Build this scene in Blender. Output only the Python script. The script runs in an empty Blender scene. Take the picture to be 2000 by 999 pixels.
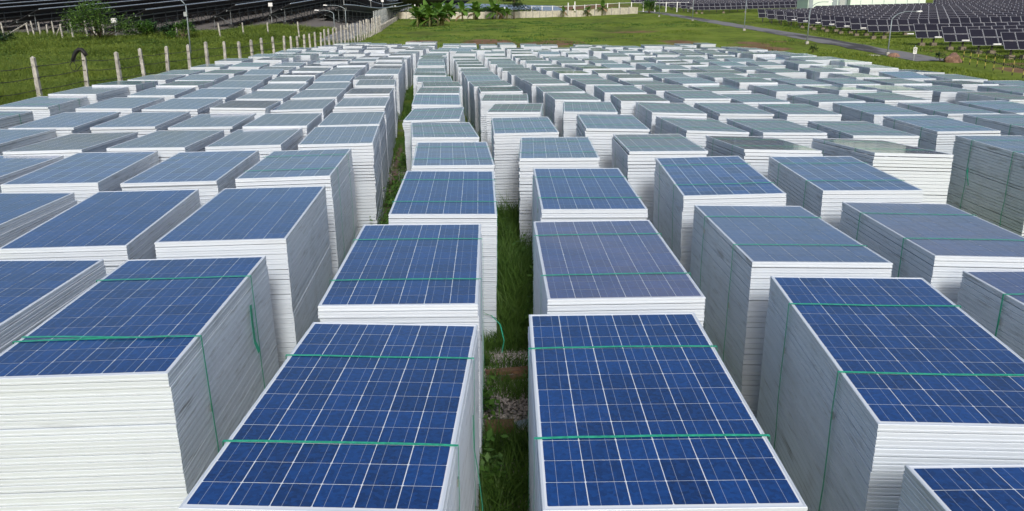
import bpy, bmesh, math, random
import numpy as np
from mathutils import Matrix, Vector, Euler
R = math.radians
random.seed(7)
rng = np.random.RandomState(11)
scn = bpy.context.scene
col = scn.collection

# ------------------------------------------------------------------ camera
cd = bpy.data.cameras.new('camera')
cam = bpy.data.objects.new('camera', cd)
col.objects.link(cam)
cam.location = (0, 0, 3.09)
cam.rotation_euler = (R(90 - 16.609), 0, 0)
cd.sensor_width = 36.0
cd.lens = 29.0
cd.clip_start = 0.05
cd.clip_end = 6000
scn.camera = cam

# ------------------------------------------------------------------ sky, sun, exposure
SUN_EL, SUN_AZ = 36.0, 172.0          # azimuth clockwise from +Y (view direction)
w = bpy.data.worlds.new('World')
scn.world = w
w.use_nodes = True
nt = w.node_tree
sky = nt.nodes.new('ShaderNodeTexSky')
sky.sky_type = 'NISHITA'
sky.sun_disc = False
sky.sun_elevation = R(SUN_EL)
sky.sun_rotation = R(SUN_AZ)
sky.air_density = 1.05
sky.dust_density = 4.0
sky.ozone_density = 1.2
hs = nt.nodes.new('ShaderNodeHueSaturation')
hs.inputs['Saturation'].default_value = 1.12
bg = nt.nodes['Background']
nt.links.new(sky.outputs[0], hs.inputs['Color'])
nt.links.new(hs.outputs[0], bg.inputs['Color'])
bg.inputs['Strength'].default_value = 0.085
sl = bpy.data.lights.new('sun', 'SUN')
sl.energy = 1.5
sl.angle = R(14)
sl.color = (1.0, 0.995, 0.985)
so = bpy.data.objects.new('sun', sl)
col.objects.link(so)
sd = Vector((math.sin(R(SUN_AZ)) * math.cos(R(SUN_EL)), math.cos(R(SUN_AZ)) * math.cos(R(SUN_EL)), math.sin(R(SUN_EL))))
so.rotation_euler = sd.to_track_quat('Z', 'Y').to_euler()
so.location = sd * 50
scn.view_settings.view_transform = 'Standard'
scn.view_settings.look = 'None'
scn.view_settings.gamma = 1.0
scn.view_settings.exposure = 0.60

# ------------------------------------------------------------------ helpers
def link(o, parent=None):
    col.objects.link(o)
    if parent is not None:
        o.parent = parent
    return o

def tag(o, label=None, cat=None, group=None, kind=None):
    if label: o['label'] = label
    if cat: o['category'] = cat
    if group: o['group'] = group
    if kind: o['kind'] = kind
    return o

def empty(name, loc=(0, 0, 0), rz=0.0):
    o = bpy.data.objects.new(name, None)
    o.empty_display_size = 0.2
    col.objects.link(o)
    o.location = loc
    o.rotation_euler = (0, 0, rz)
    return o

class MB:
    """collects boxes, tubes and faces and links them as one mesh object"""
    def __init__(s):
        s.v = []; s.f = []; s.m = []
    def face(s, pts, m=0):
        k = len(s.v); s.v += [tuple(p) for p in pts]; s.f.append(tuple(range(k, k + len(pts)))); s.m.append(m); return s
    def box(s, c, d, rot=None, m=0, taper=1.0):
        k = len(s.v)
        for z in (-.5, .5):
            t = taper if z > 0 else 1.0
            for x, y in ((-.5, -.5), (.5, -.5), (.5, .5), (-.5, .5)):
                p = Vector((x * d[0] * t, y * d[1] * t, z * d[2]))
                if rot is not None: p = rot @ p
                s.v.append((p.x + c[0], p.y + c[1], p.z + c[2]))
        for q in ((3, 2, 1, 0), (4, 5, 6, 7), (0, 1, 5, 4), (1, 2, 6, 5), (2, 3, 7, 6), (3, 0, 4, 7)):
            s.f.append(tuple(k + i for i in q)); s.m.append(m)
        return s
    def tube(s, pts, r, n=8, m=0, cap=True):
        pts = [Vector(p) for p in pts]
        rs = r if isinstance(r, (list, tuple)) else [r] * len(pts)
        k = len(s.v)
        for i, p in enumerate(pts):
            t = (pts[min(i + 1, len(pts) - 1)] - pts[max(i - 1, 0)]).normalized()
            a = t.cross(Vector((0, 0, 1)))
            if a.length < 1e-3: a = t.cross(Vector((1, 0, 0)))
            a.normalize(); b = t.cross(a)
            for j in range(n):
                th = 2 * math.pi * j / n
                q = p + (a * math.cos(th) + b * math.sin(th)) * rs[i]
                s.v.append(tuple(q))
        for i in range(len(pts) - 1):
            for j in range(n):
                s.f.append((k + i * n + j, k + i * n + (j + 1) % n, k + (i + 1) * n + (j + 1) % n, k + (i + 1) * n + j)); s.m.append(m)
        if cap:
            s.f.append(tuple(k + j for j in range(n))[::-1]); s.m.append(m)
            e = k + (len(pts) - 1) * n
            s.f.append(tuple(e + j for j in range(n))); s.m.append(m)
        return s
    def mesh(s, name, mats):
        me = bpy.data.meshes.new(name)
        me.from_pydata(s.v, [], s.f)
        for mm in (mats if isinstance(mats, (list, tuple)) else [mats]): me.materials.append(mm)
        if any(s.m): me.polygons.foreach_set('material_index', s.m)
        me.update()
        return me
    def build(s, name, mats, parent=None, smooth=False):
        me = s.mesh(name, mats)
        if smooth: me.polygons.foreach_set('use_smooth', [True] * len(me.polygons))
        return link(bpy.data.objects.new(name, me), parent)

def np_mesh(name, V, F, mat, fs=3):
    me = bpy.data.meshes.new(name)
    V = np.asarray(V, np.float32); F = np.asarray(F, np.int32)
    me.vertices.add(len(V)); me.vertices.foreach_set('co', V.ravel())
    me.loops.add(F.size); me.loops.foreach_set('vertex_index', F.ravel())
    me.polygons.add(len(F))
    me.polygons.foreach_set('loop_start', np.arange(0, F.size, fs, dtype=np.int32))
    me.polygons.foreach_set('loop_total', np.full(len(F), fs, np.int32))
    me.materials.append(mat)
    me.update(calc_edges=True)
    return me

# ------------------------------------------------------------------ materials
class NT:
    def __init__(s, name):
        s.mat = bpy.data.materials.new(name); s.mat.use_nodes = True
        s.t = s.mat.node_tree; s.b = s.t.nodes['Principled BSDF']; s.out = s.t.nodes['Material Output']
    def n(s, typ, **kw):
        x = s.t.nodes.new(typ)
        for k, v in kw.items(): setattr(x, k, v)
        return x
    def l(s, a, b): s.t.links.new(a, b)
    def math(s, op, a, b=None, c=None):
        x = s.n('ShaderNodeMath', operation=op)
        for i, q in enumerate((a, b, c)):
            if q is None: continue
            if isinstance(q, (int, float)): x.inputs[i].default_value = q
            else: s.l(q, x.inputs[i])
        return x.outputs[0]
    def noise(s, scale, detail=4, rough=.55, vec=None, dim='3D'):
        x = s.n('ShaderNodeTexNoise', noise_dimensions=dim)
        x.inputs['Scale'].default_value = scale; x.inputs['Detail'].default_value = detail; x.inputs['Roughness'].default_value = rough
        if vec is not None: s.l(vec, x.inputs['Vector'])
        return x
    def ramp(s, fac, stops, interp='LINEAR'):
        x = s.n('ShaderNodeValToRGB'); cr = x.color_ramp; cr.interpolation = interp
        while len(cr.elements) < len(stops): cr.elements.new(.5)
        for e, (p, c) in zip(cr.elements, stops):
            e.position = p; e.color = (*c, 1) if len(c) == 3 else c
        s.l(fac, x.inputs[0]); return x.outputs[0]
    def mix(s, fac, a, b, blend='MIX'):
        x = s.n('ShaderNodeMix', data_type='RGBA', blend_type=blend)
        for sock, q in ((x.inputs[0], fac), (x.inputs[6], a), (x.inputs[7], b)):
            if isinstance(q, (int, float)): sock.default_value = q
            elif isinstance(q, tuple): sock.default_value = (*q, 1)
            else: s.l(q, sock)
        return x.outputs[2]
    def obj(s): return s.n('ShaderNodeTexCoord').outputs['Object']
    def pos(s): return s.n('ShaderNodeNewGeometry').outputs['Position']
    def map(s, vec, sc):
        x = s.n('ShaderNodeMapping'); s.l(vec, x.inputs['Vector']); x.inputs['Scale'].default_value = sc; return x.outputs[0]
    def bump(s, h, strength, dist=.02):
        x = s.n('ShaderNodeBump'); x.inputs['Strength'].default_value = strength; x.inputs['Distance'].default_value = dist
        s.l(h, x.inputs['Height']); s.l(x.outputs[0], s.b.inputs['Normal'])
    def set(s, **kw):
        for k, v in kw.items():
            i = s.b.inputs[k.replace('_', ' ')]
            if isinstance(v, tuple): i.default_value = (*v, 1)
            elif isinstance(v, (int, float)): i.default_value = v
            else: s.l(v, i)
        return s.mat

def plain(name, c, rough=.7, var=.25, scale=6, metal=0.0, bump=0.0):
    m = NT(name)
    nz = m.noise(scale, 5, .6, m.pos())
    c0 = tuple(x * (1 - var) for x in c); c1 = tuple(min(1, x * (1 + var)) for x in c)
    m.set(Base_Color=m.ramp(nz.outputs[0], [(.3, c0), (.7, c1)]), Roughness=rough, Metallic=metal)
    if bump: m.bump(nz.outputs[0], bump)
    return m.mat

def make_frame_mat(name, c):
    m = NT(name)
    o = m.obj(); p = m.pos()
    oi = m.n('ShaderNodeObjectInfo')
    rnd = oi.outputs['Random']
    streak = m.noise(1.0, 5, .65, m.map(p, (3.0, 3.0, 26.0)))
    blot = m.noise(2.3, 5, .6, p)
    base = m.mix(m.math('MULTIPLY_ADD', rnd, .20, 0.0), c, tuple(x * .66 for x in c))
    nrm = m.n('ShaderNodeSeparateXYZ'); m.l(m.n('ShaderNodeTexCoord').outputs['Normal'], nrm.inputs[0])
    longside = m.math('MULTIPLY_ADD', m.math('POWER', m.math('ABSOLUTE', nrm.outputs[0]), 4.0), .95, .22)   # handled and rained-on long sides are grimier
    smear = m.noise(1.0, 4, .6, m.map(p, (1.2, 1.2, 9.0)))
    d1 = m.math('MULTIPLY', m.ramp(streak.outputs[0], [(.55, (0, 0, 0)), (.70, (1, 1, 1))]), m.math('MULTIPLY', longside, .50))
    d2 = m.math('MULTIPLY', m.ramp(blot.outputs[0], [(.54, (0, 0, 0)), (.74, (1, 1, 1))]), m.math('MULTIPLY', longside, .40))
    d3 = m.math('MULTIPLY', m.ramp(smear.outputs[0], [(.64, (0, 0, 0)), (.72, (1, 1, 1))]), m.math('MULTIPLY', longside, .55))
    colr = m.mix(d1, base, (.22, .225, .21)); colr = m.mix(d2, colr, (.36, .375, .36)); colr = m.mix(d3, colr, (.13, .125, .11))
    m.set(Base_Color=colr, Roughness=.42, Metallic=.12)
    m.b.inputs['Specular IOR Level'].default_value = .45
    return m.mat
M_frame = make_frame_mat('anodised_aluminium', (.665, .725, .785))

def dust_sheen_layer(m, colr, p):
    """dusty film, also carrying painted sky and cloud reflections; amount and hue per object"""
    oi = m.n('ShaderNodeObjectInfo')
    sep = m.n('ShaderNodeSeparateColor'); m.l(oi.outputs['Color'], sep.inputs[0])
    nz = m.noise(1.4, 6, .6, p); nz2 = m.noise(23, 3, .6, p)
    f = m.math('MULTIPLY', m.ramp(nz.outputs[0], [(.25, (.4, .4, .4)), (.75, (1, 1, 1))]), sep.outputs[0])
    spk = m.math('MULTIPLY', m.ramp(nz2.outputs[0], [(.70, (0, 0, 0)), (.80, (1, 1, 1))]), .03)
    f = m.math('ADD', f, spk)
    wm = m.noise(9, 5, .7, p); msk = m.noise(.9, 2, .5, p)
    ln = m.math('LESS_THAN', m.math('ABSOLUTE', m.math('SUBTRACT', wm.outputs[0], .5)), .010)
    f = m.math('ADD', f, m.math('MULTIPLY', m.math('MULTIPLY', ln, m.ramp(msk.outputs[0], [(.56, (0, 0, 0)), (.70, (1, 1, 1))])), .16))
    return m.mix(f, colr, m.mix(sep.outputs[1], (.27, .305, .37), (.34, .285, .32))), f  # mauve end of the film colour paints in a brownish cloud reflection

def glass_set(m, colr, dust_sheen, p):
    wv = m.noise(1.1, 3, .5, p)
    m.set(Base_Color=colr, Roughness=.35)
    m.b.inputs['Specular IOR Level'].default_value = .1
    m.b.inputs['Coat Weight'].default_value = 1.0
    m.b.inputs['Coat IOR'].default_value = 1.45
    cr = m.math('MULTIPLY_ADD', dust_sheen, .35, .05); m.l(cr, m.b.inputs['Coat Roughness'])
    bp = m.n('ShaderNodeBump'); bp.inputs['Strength'].default_value = .06; bp.inputs['Distance'].default_value = .02
    m.l(wv.outputs[0], bp.inputs['Height']); m.l(bp.outputs[0], m.b.inputs['Coat Normal'])
    return m.mat

CELL_A, CELL_B = (.0022, .021, .095), (.0056, .056, .235)
def make_cell_mat():
    m = NT('polycrystalline_cell')
    o = m.obj(); p = m.pos(); rnd = m.n('ShaderNodeObjectInfo').outputs['Random']
    vo = m.n('ShaderNodeTexVoronoi'); vo.inputs['Scale'].default_value = 60; m.l(p, vo.inputs['Vector'])
    sc = m.n('ShaderNodeSeparateColor'); m.l(vo.outputs['Color'], sc.inputs[0])
    f = m.math('ADD', m.math('MULTIPLY', rnd, .50), m.math('MULTIPLY', sc.outputs[0], .55))
    c = m.mix(f, CELL_A, CELL_B)
    sx = m.n('ShaderNodeSeparateXYZ'); m.l(o, sx.inputs[0])
    ax = m.math('ABSOLUTE', sx.outputs[0])
    bus = m.math('LESS_THAN', m.math('ABSOLUTE', m.math('SUBTRACT', ax, .034)), .0008)
    fing = m.math('LESS_THAN', m.math('FRACT', m.math('MULTIPLY', sx.outputs[1], 400.0)), .10)
    c = m.mix(m.math('MULTIPLY', fing, .08), c, (.40, .46, .55))
    c = m.mix(m.math('MULTIPLY', bus, .55), c, (.55, .60, .66))
    c, d = dust_sheen_layer(m, c, p)
    return glass_set(m, c, d, p)
M_cell = make_cell_mat()
def make_back_mat():
    m = NT('white_backsheet_under_glass'); p = m.pos()
    c, d = dust_sheen_layer(m, m.mix(0.0, (.78, .82, .86), (.78, .82, .86)), p)
    return glass_set(m, c, d, p)
M_back = make_back_mat()

PX, PY, TH = 0.992, 1.956, 0.040
PITX, PITY = 0.1592, 0.1585
def make_cells_far():
    m = NT('cell_grid_under_glass')
    o = m.obj(); p = m.pos()
    sx = m.n('ShaderNodeSeparateXYZ'); m.l(o, sx.inputs[0])
    u = m.math('DIVIDE', sx.outputs[0], PITX); v = m.math('DIVIDE', sx.outputs[1], PITY)
    fu = m.math('FRACT', m.math('ADD', u, 10.0)); fv = m.math('FRACT', m.math('ADD', v, 10.0))
    du = m.math('MINIMUM', fu, m.math('SUBTRACT', 1.0, fu)); dv = m.math('MINIMUM', fv, m.math('SUBTRACT', 1.0, fv))
    gap = m.math('MAXIMUM', m.math('LESS_THAN', du, .0145), m.math('LESS_THAN', dv, .0070))
    out = m.math('MAXIMUM', m.math('GREATER_THAN', m.math('ABSOLUTE', u), 2.99), m.math('GREATER_THAN', m.math('ABSOLUTE', v), 5.995))
    gap = m.math('MAXIMUM', gap, out)
    bus = m.math('LESS_THAN', m.math('ABSOLUTE', m.math('SUBTRACT', m.math('ABSOLUTE', m.math('SUBTRACT', fu, .5)), .2136)), .007)
    cu = m.n('ShaderNodeCombineXYZ'); m.l(m.math('FLOOR', m.math('ADD', u, 10.0)), cu.inputs[0]); m.l(m.math('FLOOR', m.math('ADD', v, 10.0)), cu.inputs[1])
    m.l(m.math('MULTIPLY', m.n('ShaderNodeObjectInfo').outputs['Random'], 97.0), cu.inputs[2])
    wn = m.n('ShaderNodeTexWhiteNoise'); m.l(cu.outputs[0], wn.inputs[0])
    c = m.mix(wn.outputs[0], CELL_A, CELL_B)
    c = m.mix(.012, c, (.40, .46, .55))
    c = m.mix(m.math('MULTIPLY', bus, .5), c, (.55, .60, .66))
    c = m.mix(gap, c, (.78, .82, .86))
    c, d = dust_sheen_layer(m, c, p)
    return glass_set(m, c, d, p)
M_grid = make_cells_far()
m = NT('green_strapping'); nz = m.noise(40, 3, .6, m.pos())
M_strap = m.set(Base_Color=m.ramp(nz.outputs[0], [(.3, (.014, .27, .15)), (.7, (.04, .46, .28))]), Roughness=.33)
M_clip = plain('strap_seal', (.5, .52, .5), .35, .1, 30, .8)
M_wood = plain('weathered_wood', (.17, .095, .055), .85, .4, 14, 0, .3)
M_brick = plain('clay_brick', (.14, .095, .075), .9, .35, 20, 0, .3)
M_conc = plain('old_concrete', (.37, .36, .325), .9, .5, 5, 0, .3)
M_concl = plain('pale_concrete', (.52, .49, .40), .9, .22, 3, 0, .2)
M_steel = plain('galvanised_steel', (.42, .46, .47), .45, .15, 8, .4)
M_lampsteel = plain('lamp_steel', (.26, .31, .33), .5, .12, 3, .3)
M_wire = plain('rusty_wire', (.06, .055, .05), .6, .2, 8, .3)
M_white = plain('white_paint', (.74, .75, .74), .5, .08, 4)
M_black = plain('black_rubber', (.013, .013, .014), .7, .3, 9)
M_dark = plain('dark_module_back', (.016, .019, .024), .55, .3, .7)
M_post2 = plain('weathered_steel_post', (.16, .18, .19), .5, .2, 4, .3)
M_rail = plain('galvanised_rail', (.40, .45, .48), .4, .12, 4, .3)
M_yel = plain('yellow_paint', (.40, .34, .08), .5, .1, 6)
M_lamp = plain('lamp_cover', (.66, .62, .36), .4, .1, 9)
M_mint = plain('pale_mint_cladding', (.66, .78, .68), .55, .05, .4)
M_grey = plain('grey_door', (.27, .33, .35), .55, .1, 1)
M_rock = plain('reddish_rock', (.22, .13, .09), .95, .45, 3.5, 0, .8)
M_tab = plain('tilted_bluegrey_module', (.20, .24, .30), .3, .12, .6)
M_peb = plain('gravel', (.34, .31, .29), .9, .6, 31)
M_bark = plain('bark', (.10, .075, .05), .9, .3, 12, 0, .4)
M_stem = plain('banana_stem', (.16, .17, .07), .8, .4, 5)
M_dryleaf = plain('dry_leaf', (.21, .15, .08), .9, .3, 5)

def leaf_mat(name, a, b, scale=.6, trans=.25):
    m = NT(name)
    nz = m.noise(scale, 5, .65, m.pos()); nf = m.noise(scale * 22, 2, .5, m.pos())
    f = m.math('ADD', m.math('MULTIPLY', nz.outputs[0], .6), m.math('MULTIPLY', nf.outputs[0], .4))
    mt = m.set(Base_Color=m.ramp(f, [(.36, a), (.62, b)]), Roughness=.55)
    m.b.inputs['Specular IOR Level'].default_value = .3
    tr = m.n('ShaderNodeBsdfTranslucent'); mx = m.n('ShaderNodeMixShader'); mx.inputs[0].default_value = trans
    m.l(m.ramp(f, [(.36, a), (.62, b)]), tr.inputs[0])
    m.l(m.b.outputs[0], mx.inputs[1]); m.l(tr.outputs[0], mx.inputs[2]); m.l(mx.outputs[0], m.out.inputs[0])
    return mt
M_grassA = leaf_mat('long_grass', (.042, .098, .016), (.105, .20, .036), .8)
M_weed = leaf_mat('field_weeds', (.058, .108, .015), (.190, .255, .040), .22)
M_turf = leaf_mat('short_turf', (.085, .140, .016), (.190, .250, .036), .07)
M_banana = leaf_mat('banana_leaf', (.06, .15, .022), (.17, .31, .05), .5, .35)
M_shrub = leaf_mat('shrub_leaf', (.045, .120, .018), (.11, .22, .038), .7, .3)
M_paleleaf = leaf_mat('pale_shrub_leaf', (.07, .15, .03), (.16, .27, .06), .7, .35)
M_darkleaf = leaf_mat('dark_leaf', (.012, .035, .014), (.030, .066, .022), .9, .15)

# ------------------------------------------------------------------ ground
def ss(a, b, x):
    t = np.clip((x - a) / (b - a), 0, 1); return t * t * (3 - 2 * t)
def G(x, y):
    x = np.asarray(x, float); y = np.asarray(y, float)
    base = -.005 * np.clip(y - 5, 0, 50)
    mid = .0156 * np.clip(y - 55, 0, 95) + .025 * np.clip(y - 150, 0, 1e9)
    left = .047 * np.clip(y - 60, 0, 200) + .03 * np.clip(y - 260, 0, 1e9)
    right = .025 * np.clip(y - 55, 0, 1e9)
    xb = -4 - .12 * y
    wl = 1 - ss(xb - 6, xb, x); wr = ss(10, 26, x)
    lat = .022 * np.clip(x - 36, 0, 120) * ss(45, 60, y)      # the ground also rises gently to the right
    return base + mid * (1 - wl) * (1 - wr) + left * wl + right * wr + lat
def g(x, y): return float(G(x, y))

def fbm(x, y, s, seed=0, octv=4):
    """smooth value noise on a lattice"""
    r = np.zeros_like(x, float); amp = 1; tot = 0
    for k in range(octv):
        rs = np.random.RandomState(seed + k); tb = rs.rand(256, 256)
        u = x / s; v = y / s; i = np.floor(u).astype(int); j = np.floor(v).astype(int)
        fu = u - i; fv = v - j; fu = fu * fu * (3 - 2 * fu); fv = fv * fv * (3 - 2 * fv)
        a = tb[i % 256, j % 256]; b = tb[(i + 1) % 256, j % 256]; c = tb[i % 256, (j + 1) % 256]; d = tb[(i + 1) % 256, (j + 1) % 256]
        r += amp * ((a * (1 - fu) + b * fu) * (1 - fv) + (c * (1 - fu) + d * fu) * fv); tot += amp; amp *= .5; s *= .5
    return r / tot

xs = np.unique(np.concatenate([np.linspace(-1500, -130, 14), np.arange(-130, -45, 3), np.arange(-45, 45, .6), np.arange(45, 130, 3), np.linspace(130, 1500, 14)]))
ys = np.unique(np.concatenate([np.linspace(-400, -20, 8), np.arange(-20, 0, 2), np.arange(0, 130, .6), np.arange(130, 260, 2), np.arange(260, 500, 10), np.linspace(500, 2600, 22)]))
XX, YY = np.meshgrid(xs, ys)
pad = np.minimum(ss(-13.0, -12, XX) * (1 - ss(14.5, 15.5, XX)), 1 - ss(55.5, 57.5, YY))
rough_ = (fbm(XX, YY, 4.0, 3) - .5) * .22 * (1 - pad) + (fbm(XX, YY, .9, 9, 2) - .5) * .05
road_d = np.abs(XX - 28.6)
rough_ *= ss(1.6, 4, road_d)
ZZ = G(XX, YY) + rough_
nx, ny = len(xs), len(ys)
V = np.stack([XX.ravel(), YY.ravel(), ZZ.ravel()], -1)
I = np.arange(nx * ny).reshape(ny, nx)
F = np.stack([I[:-1, :-1], I[:-1, 1:], I[1:, 1:], I[1:, :-1]], -1).reshape(-1, 4)
# what the ground is covered with: R bare soil, G gravel
soil = np.zeros_like(XX)
for sx_, sy_, rx_, ry_, a_ in ((-8.3, 80, 1.6, 5, 1.0), (-8.8, 72, 2.2, 4, .7), (-2, 80, 3, 6, .95), (4.0, 79, 3.5, 5, .95), (1.0, 72, 5, 8, .7), (15.6, 79, 3, 6, .6), (8, 66, 9, 8, .55), (20, 69, 3, 6, .9), (21.3, 75, 2.2, 4, .9), (24.5, 78, 1.0, 2, .7),
                              (0, 62, 16, 7, .75), (11, 63, 8, 7, .7), (-6, 64, 5, 6, .6), (14, 74, 7, 3, .5), (2, 88, 8, 3, .4), (15, 101, 7, 3.5, .55), (8, 118, 6, 3, .35), (29, 47, 2.2, 4, .85), (33, 53, 2.5, 3, .8), (36, 60, 2, 3, .5), (32, 63, 1.6, 9, .55), (-30, 79, 12, 2.5, .5), (25, 95, 2.0, 14, .35), (3, 190, 18, 12, .7), (16, 230, 20, 30, .8), (33, 70, 1.2, 10, .4)):
    soil = np.maximum(soil, a_ * np.exp(-((XX - sx_) / rx_) ** 2 - ((YY - sy_) / ry_) ** 2))
soil = np.clip(soil + (fbm(XX, YY, 3.0, 21) - .5) * .55, 0, 1)
grav = np.clip(pad * .35 + (fbm(XX, YY, 1.2, 33) - .5) * .9 * pad, 0, 1)
for sx_, sy_, rx_, ry_, a_ in ((0.0, 6.2, .5, .95, 1.0), (0.0, 5.3, .5, .35, .8), (-1.85, 12.5, .3, 2.0, 1.0), (-2.2, 16, .3, 2.5, 1.0), (-2.6, 20.5, .3, 3, 1.0)):
    grav = np.maximum(grav, a_ * np.exp(-((XX - sx_) / rx_) ** 2 - ((YY - sy_) / ry_) ** 2))
larr = np.clip((1 - ss(-19, -17, XX + (YY - 100) * .10)) * ss(78, 84, YY) * .9, 0, 1)   # pale crushed stone between the tables
grav = np.maximum(grav, larr)
me = np_mesh('ground', V, F, None, 4)
ca = me.attributes.new('cover', 'FLOAT_COLOR', 'POINT')
ca.data.foreach_set('color', np.stack([soil.ravel(), grav.ravel(), pad.ravel(), np.ones(nx * ny)], -1).astype(np.float32).ravel())
m = NT('ground_cover')
p = m.pos()
at = m.n('ShaderNodeAttribute', attribute_name='cover'); sc = m.n('ShaderNodeSeparateColor'); m.l(at.outputs['Color'], sc.inputs[0])
n1 = m.noise(.13, 6, .68, m.map(p, (1.0, .55, 1.0))); n2 = m.noise(.8, 7, .72, m.map(p, (1.0, .6, 1.0))); n3 = m.noise(17, 4, .7, p)
f = m.math('ADD', m.math('MULTIPLY', n1.outputs[0], .46), m.math('ADD', m.math('MULTIPLY', n2.outputs[0], .38), m.math('MULTIPLY', n3.outputs[0], .16)))
gr = m.ramp(f, [(.34, (.042, .060, .013)), (.43, (.088, .114, .020)), (.50, (.130, .185, .021)), (.57, (.175, .230, .030)), (.64, (.210, .180, .068))])
so_ = m.ramp(n2.outputs[0], [(.3, (.12, .065, .034)), (.7, (.26, .165, .095))])
vo = m.n('ShaderNodeTexVoronoi'); vo.inputs['Scale'].default_value = 34; m.l(p, vo.inputs['Vector'])
gv = m.ramp(m.math('ADD', m.math('MULTIPLY', vo.outputs['Distance'], .8), m.math('MULTIPLY', n3.outputs[0], .4)), [(.2, (.34, .32, .30)), (.75, (.10, .09, .08))])
fs_ = m.ramp(m.math('ADD', sc.outputs[0], m.math('MULTIPLY', m.math('SUBTRACT', n2.outputs[0], .5), .7)), [(.42, (0, 0, 0)), (.62, (1, 1, 1))])
fg_ = m.ramp(m.math('ADD', sc.outputs[1], m.math('MULTIPLY', m.math('SUBTRACT', n3.outputs[0], .5), .6)), [(.38, (0, 0, 0)), (.60, (1, 1, 1))])
m.set(Base_Color=m.mix(fg_, m.mix(fs_, gr, so_), gv), Roughness=.95)
m.b.inputs['Specular IOR Level'].default_value = .15
m.bump(m.math('ADD', m.math('MULTIPLY', n2.outputs[0], .5), m.math('MULTIPLY', n3.outputs[0], .3)), .9, .12)
me.materials.clear(); me.materials.append(m.mat)
me.polygons.foreach_set('use_smooth', [True] * len(me.polygons))
ground = link(bpy.data.objects.new('ground', me)); tag(ground, kind='structure')

def strip_mesh(left, right, lift):
    """a sheet between two edge lines, following the ground"""
    Vv = []; n = len(left)
    for (a, b) in zip(left, right):
        for t in np.linspace(0, 1, 5):
            x, y = a[0] + (b[0] - a[0]) * t, a[1] + (b[1] - a[1]) * t
            Vv.append((x, y, g(x, y) + lift + .03 * (1 - (2 * t - 1) ** 2)))
    Ff = [(i * 5 + j, i * 5 + j + 1, i * 5 + j + 6, i * 5 + j + 5) for i in range(n - 1) for j in range(4)]
    return Vv, Ff

def road_mat(name, c, dirt):
    m = NT(name); p = m.pos()
    a = m.noise(.35, 6, .65, m.map(p, (1.0, .22, 1.0))); b = m.noise(9, 4, .6, p)
    m.set(Base_Color=m.mix(m.ramp(a.outputs[0], [(.50, (0, 0, 0)), (.58, (1, 1, 1))]), m.mix(b.outputs[0], tuple(x * .8 for x in c), tuple(x * 1.2 for x in c)), dirt), Roughness=.85)
    m.bump(b.outputs[0], .3); return m.mat
def densify(pts, step=3.0):
    out = []
    for a, b in zip(pts[:-1], pts[1:]):
        n = max(1, int(math.dist(a, b) / step))
        out += [(a[0] + (b[0] - a[0]) * i / n, a[1] + (b[1] - a[1]) * i / n) for i in range(n)]
    return out + [pts[-1]]
ylist = [30, 45, 55, 60, 70, 81, 95, 103, 130, 156, 175]
lx = [26.6, 26.7, 26.8, 26.9, 27.2, 27.3, 27.6, 27.3, 27.2, 26.9, 25.0]
rx = [29.6, 29.6, 29.7, 29.8, 29.9, 30.3, 30.3, 30.1, 29.9, 29.4, 28.4]
yd = np.arange(56.2, 175.1, 1.5)
Vv, Ff = strip_mesh(list(zip(np.interp(yd, ylist, lx) + .25 * np.sin(yd * .9) * rng.rand(len(yd)), yd)), list(zip(np.interp(yd, ylist, rx) + .25 * np.sin(yd * .7 + 1) * rng.rand(len(yd)), yd)), .02)
mb = MB(); mb.v = Vv; mb.f = Ff; mb.m = [0] * len(Ff)
tag(mb.build('service_road', road_mat('worn_asphalt', (.19, .185, .185), (.050, .046, .043)), smooth=True), kind='structure')
yl = [74, 82, 90, 108, 115, 140, 162, 187, 200, 230, 260]
llx = [-17.2, -17.7, -18.3, -20.2, -20.8, -23.2, -25.3, -27.6, -28.6, -30.2, -31.5]
yd = np.arange(74, 260, 2.0); lxx = np.interp(yd, yl, llx)
Vv, Ff = strip_mesh(list(zip(lxx, yd)), list(zip(lxx + 2.6, yd)), .02)
mb = MB(); mb.v = Vv; mb.f = Ff; mb.m = [0] * len(Ff)
tag(mb.build('concrete_lane', road_mat('pale_lane', (.27, .28, .29), (.20, .20, .20)), smooth=True), kind='structure')
yd = np.arange(176, 300, 4.0)
Vv, Ff = strip_mesh(list(zip(yd * 0 - 30 + (yd - 176) * .02, yd)), list(zip(yd * 0 + 10 + (yd - 176) * .1, yd)), .03)

# ------------------------------------------------------------------ stacks of solar panels
def ring_profile(mb, th, prof, x0, y0, hx, hy, m=0, bottom=True):
    """frame edge: a loft of rectangles; prof = (z, inset)"""
    k = len(mb.v)
    for z, ins in prof:
        for sx_, sy_ in ((-1, -1), (1, -1), (1, 1), (-1, 1)):
            mb.v.append((x0 + sx_ * (hx - ins), y0 + sy_ * (hy - ins), z * th))
    for i in range(len(prof) - 1):
        for j in range(4):
            mb.f.append((k + i * 4 + j, k + i * 4 + (j + 1) % 4, k + (i + 1) * 4 + (j + 1) % 4, k + (i + 1) * 4 + j)); mb.m.append(m)
    e = k + (len(prof) - 1) * 4
    return e
PROF = [(0.0, .012), (.06, .012), (.065, .0006), (.30, 0), (.34, .0022), (.60, .0022), (.64, 0), (.93, 0), (.985, .0024)]
PROF_FAR = [(0.0, .014), (.085, .014), (.09, 0), (.46, .0), (.50, .003), (.54, 0), (.92, 0), (.985, .006)]
def panel_edge_mesh():
    mb = MB(); e = ring_profile(mb, TH, PROF, 0, 0, PX / 2, PY / 2)
    mb.f.append((e, e + 1, e + 2, e + 3)); mb.m.append(0)
    return mb.mesh('solar_panel', [M_frame])
ME_EDGE = panel_edge_mesh()
LIP = .011
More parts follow.
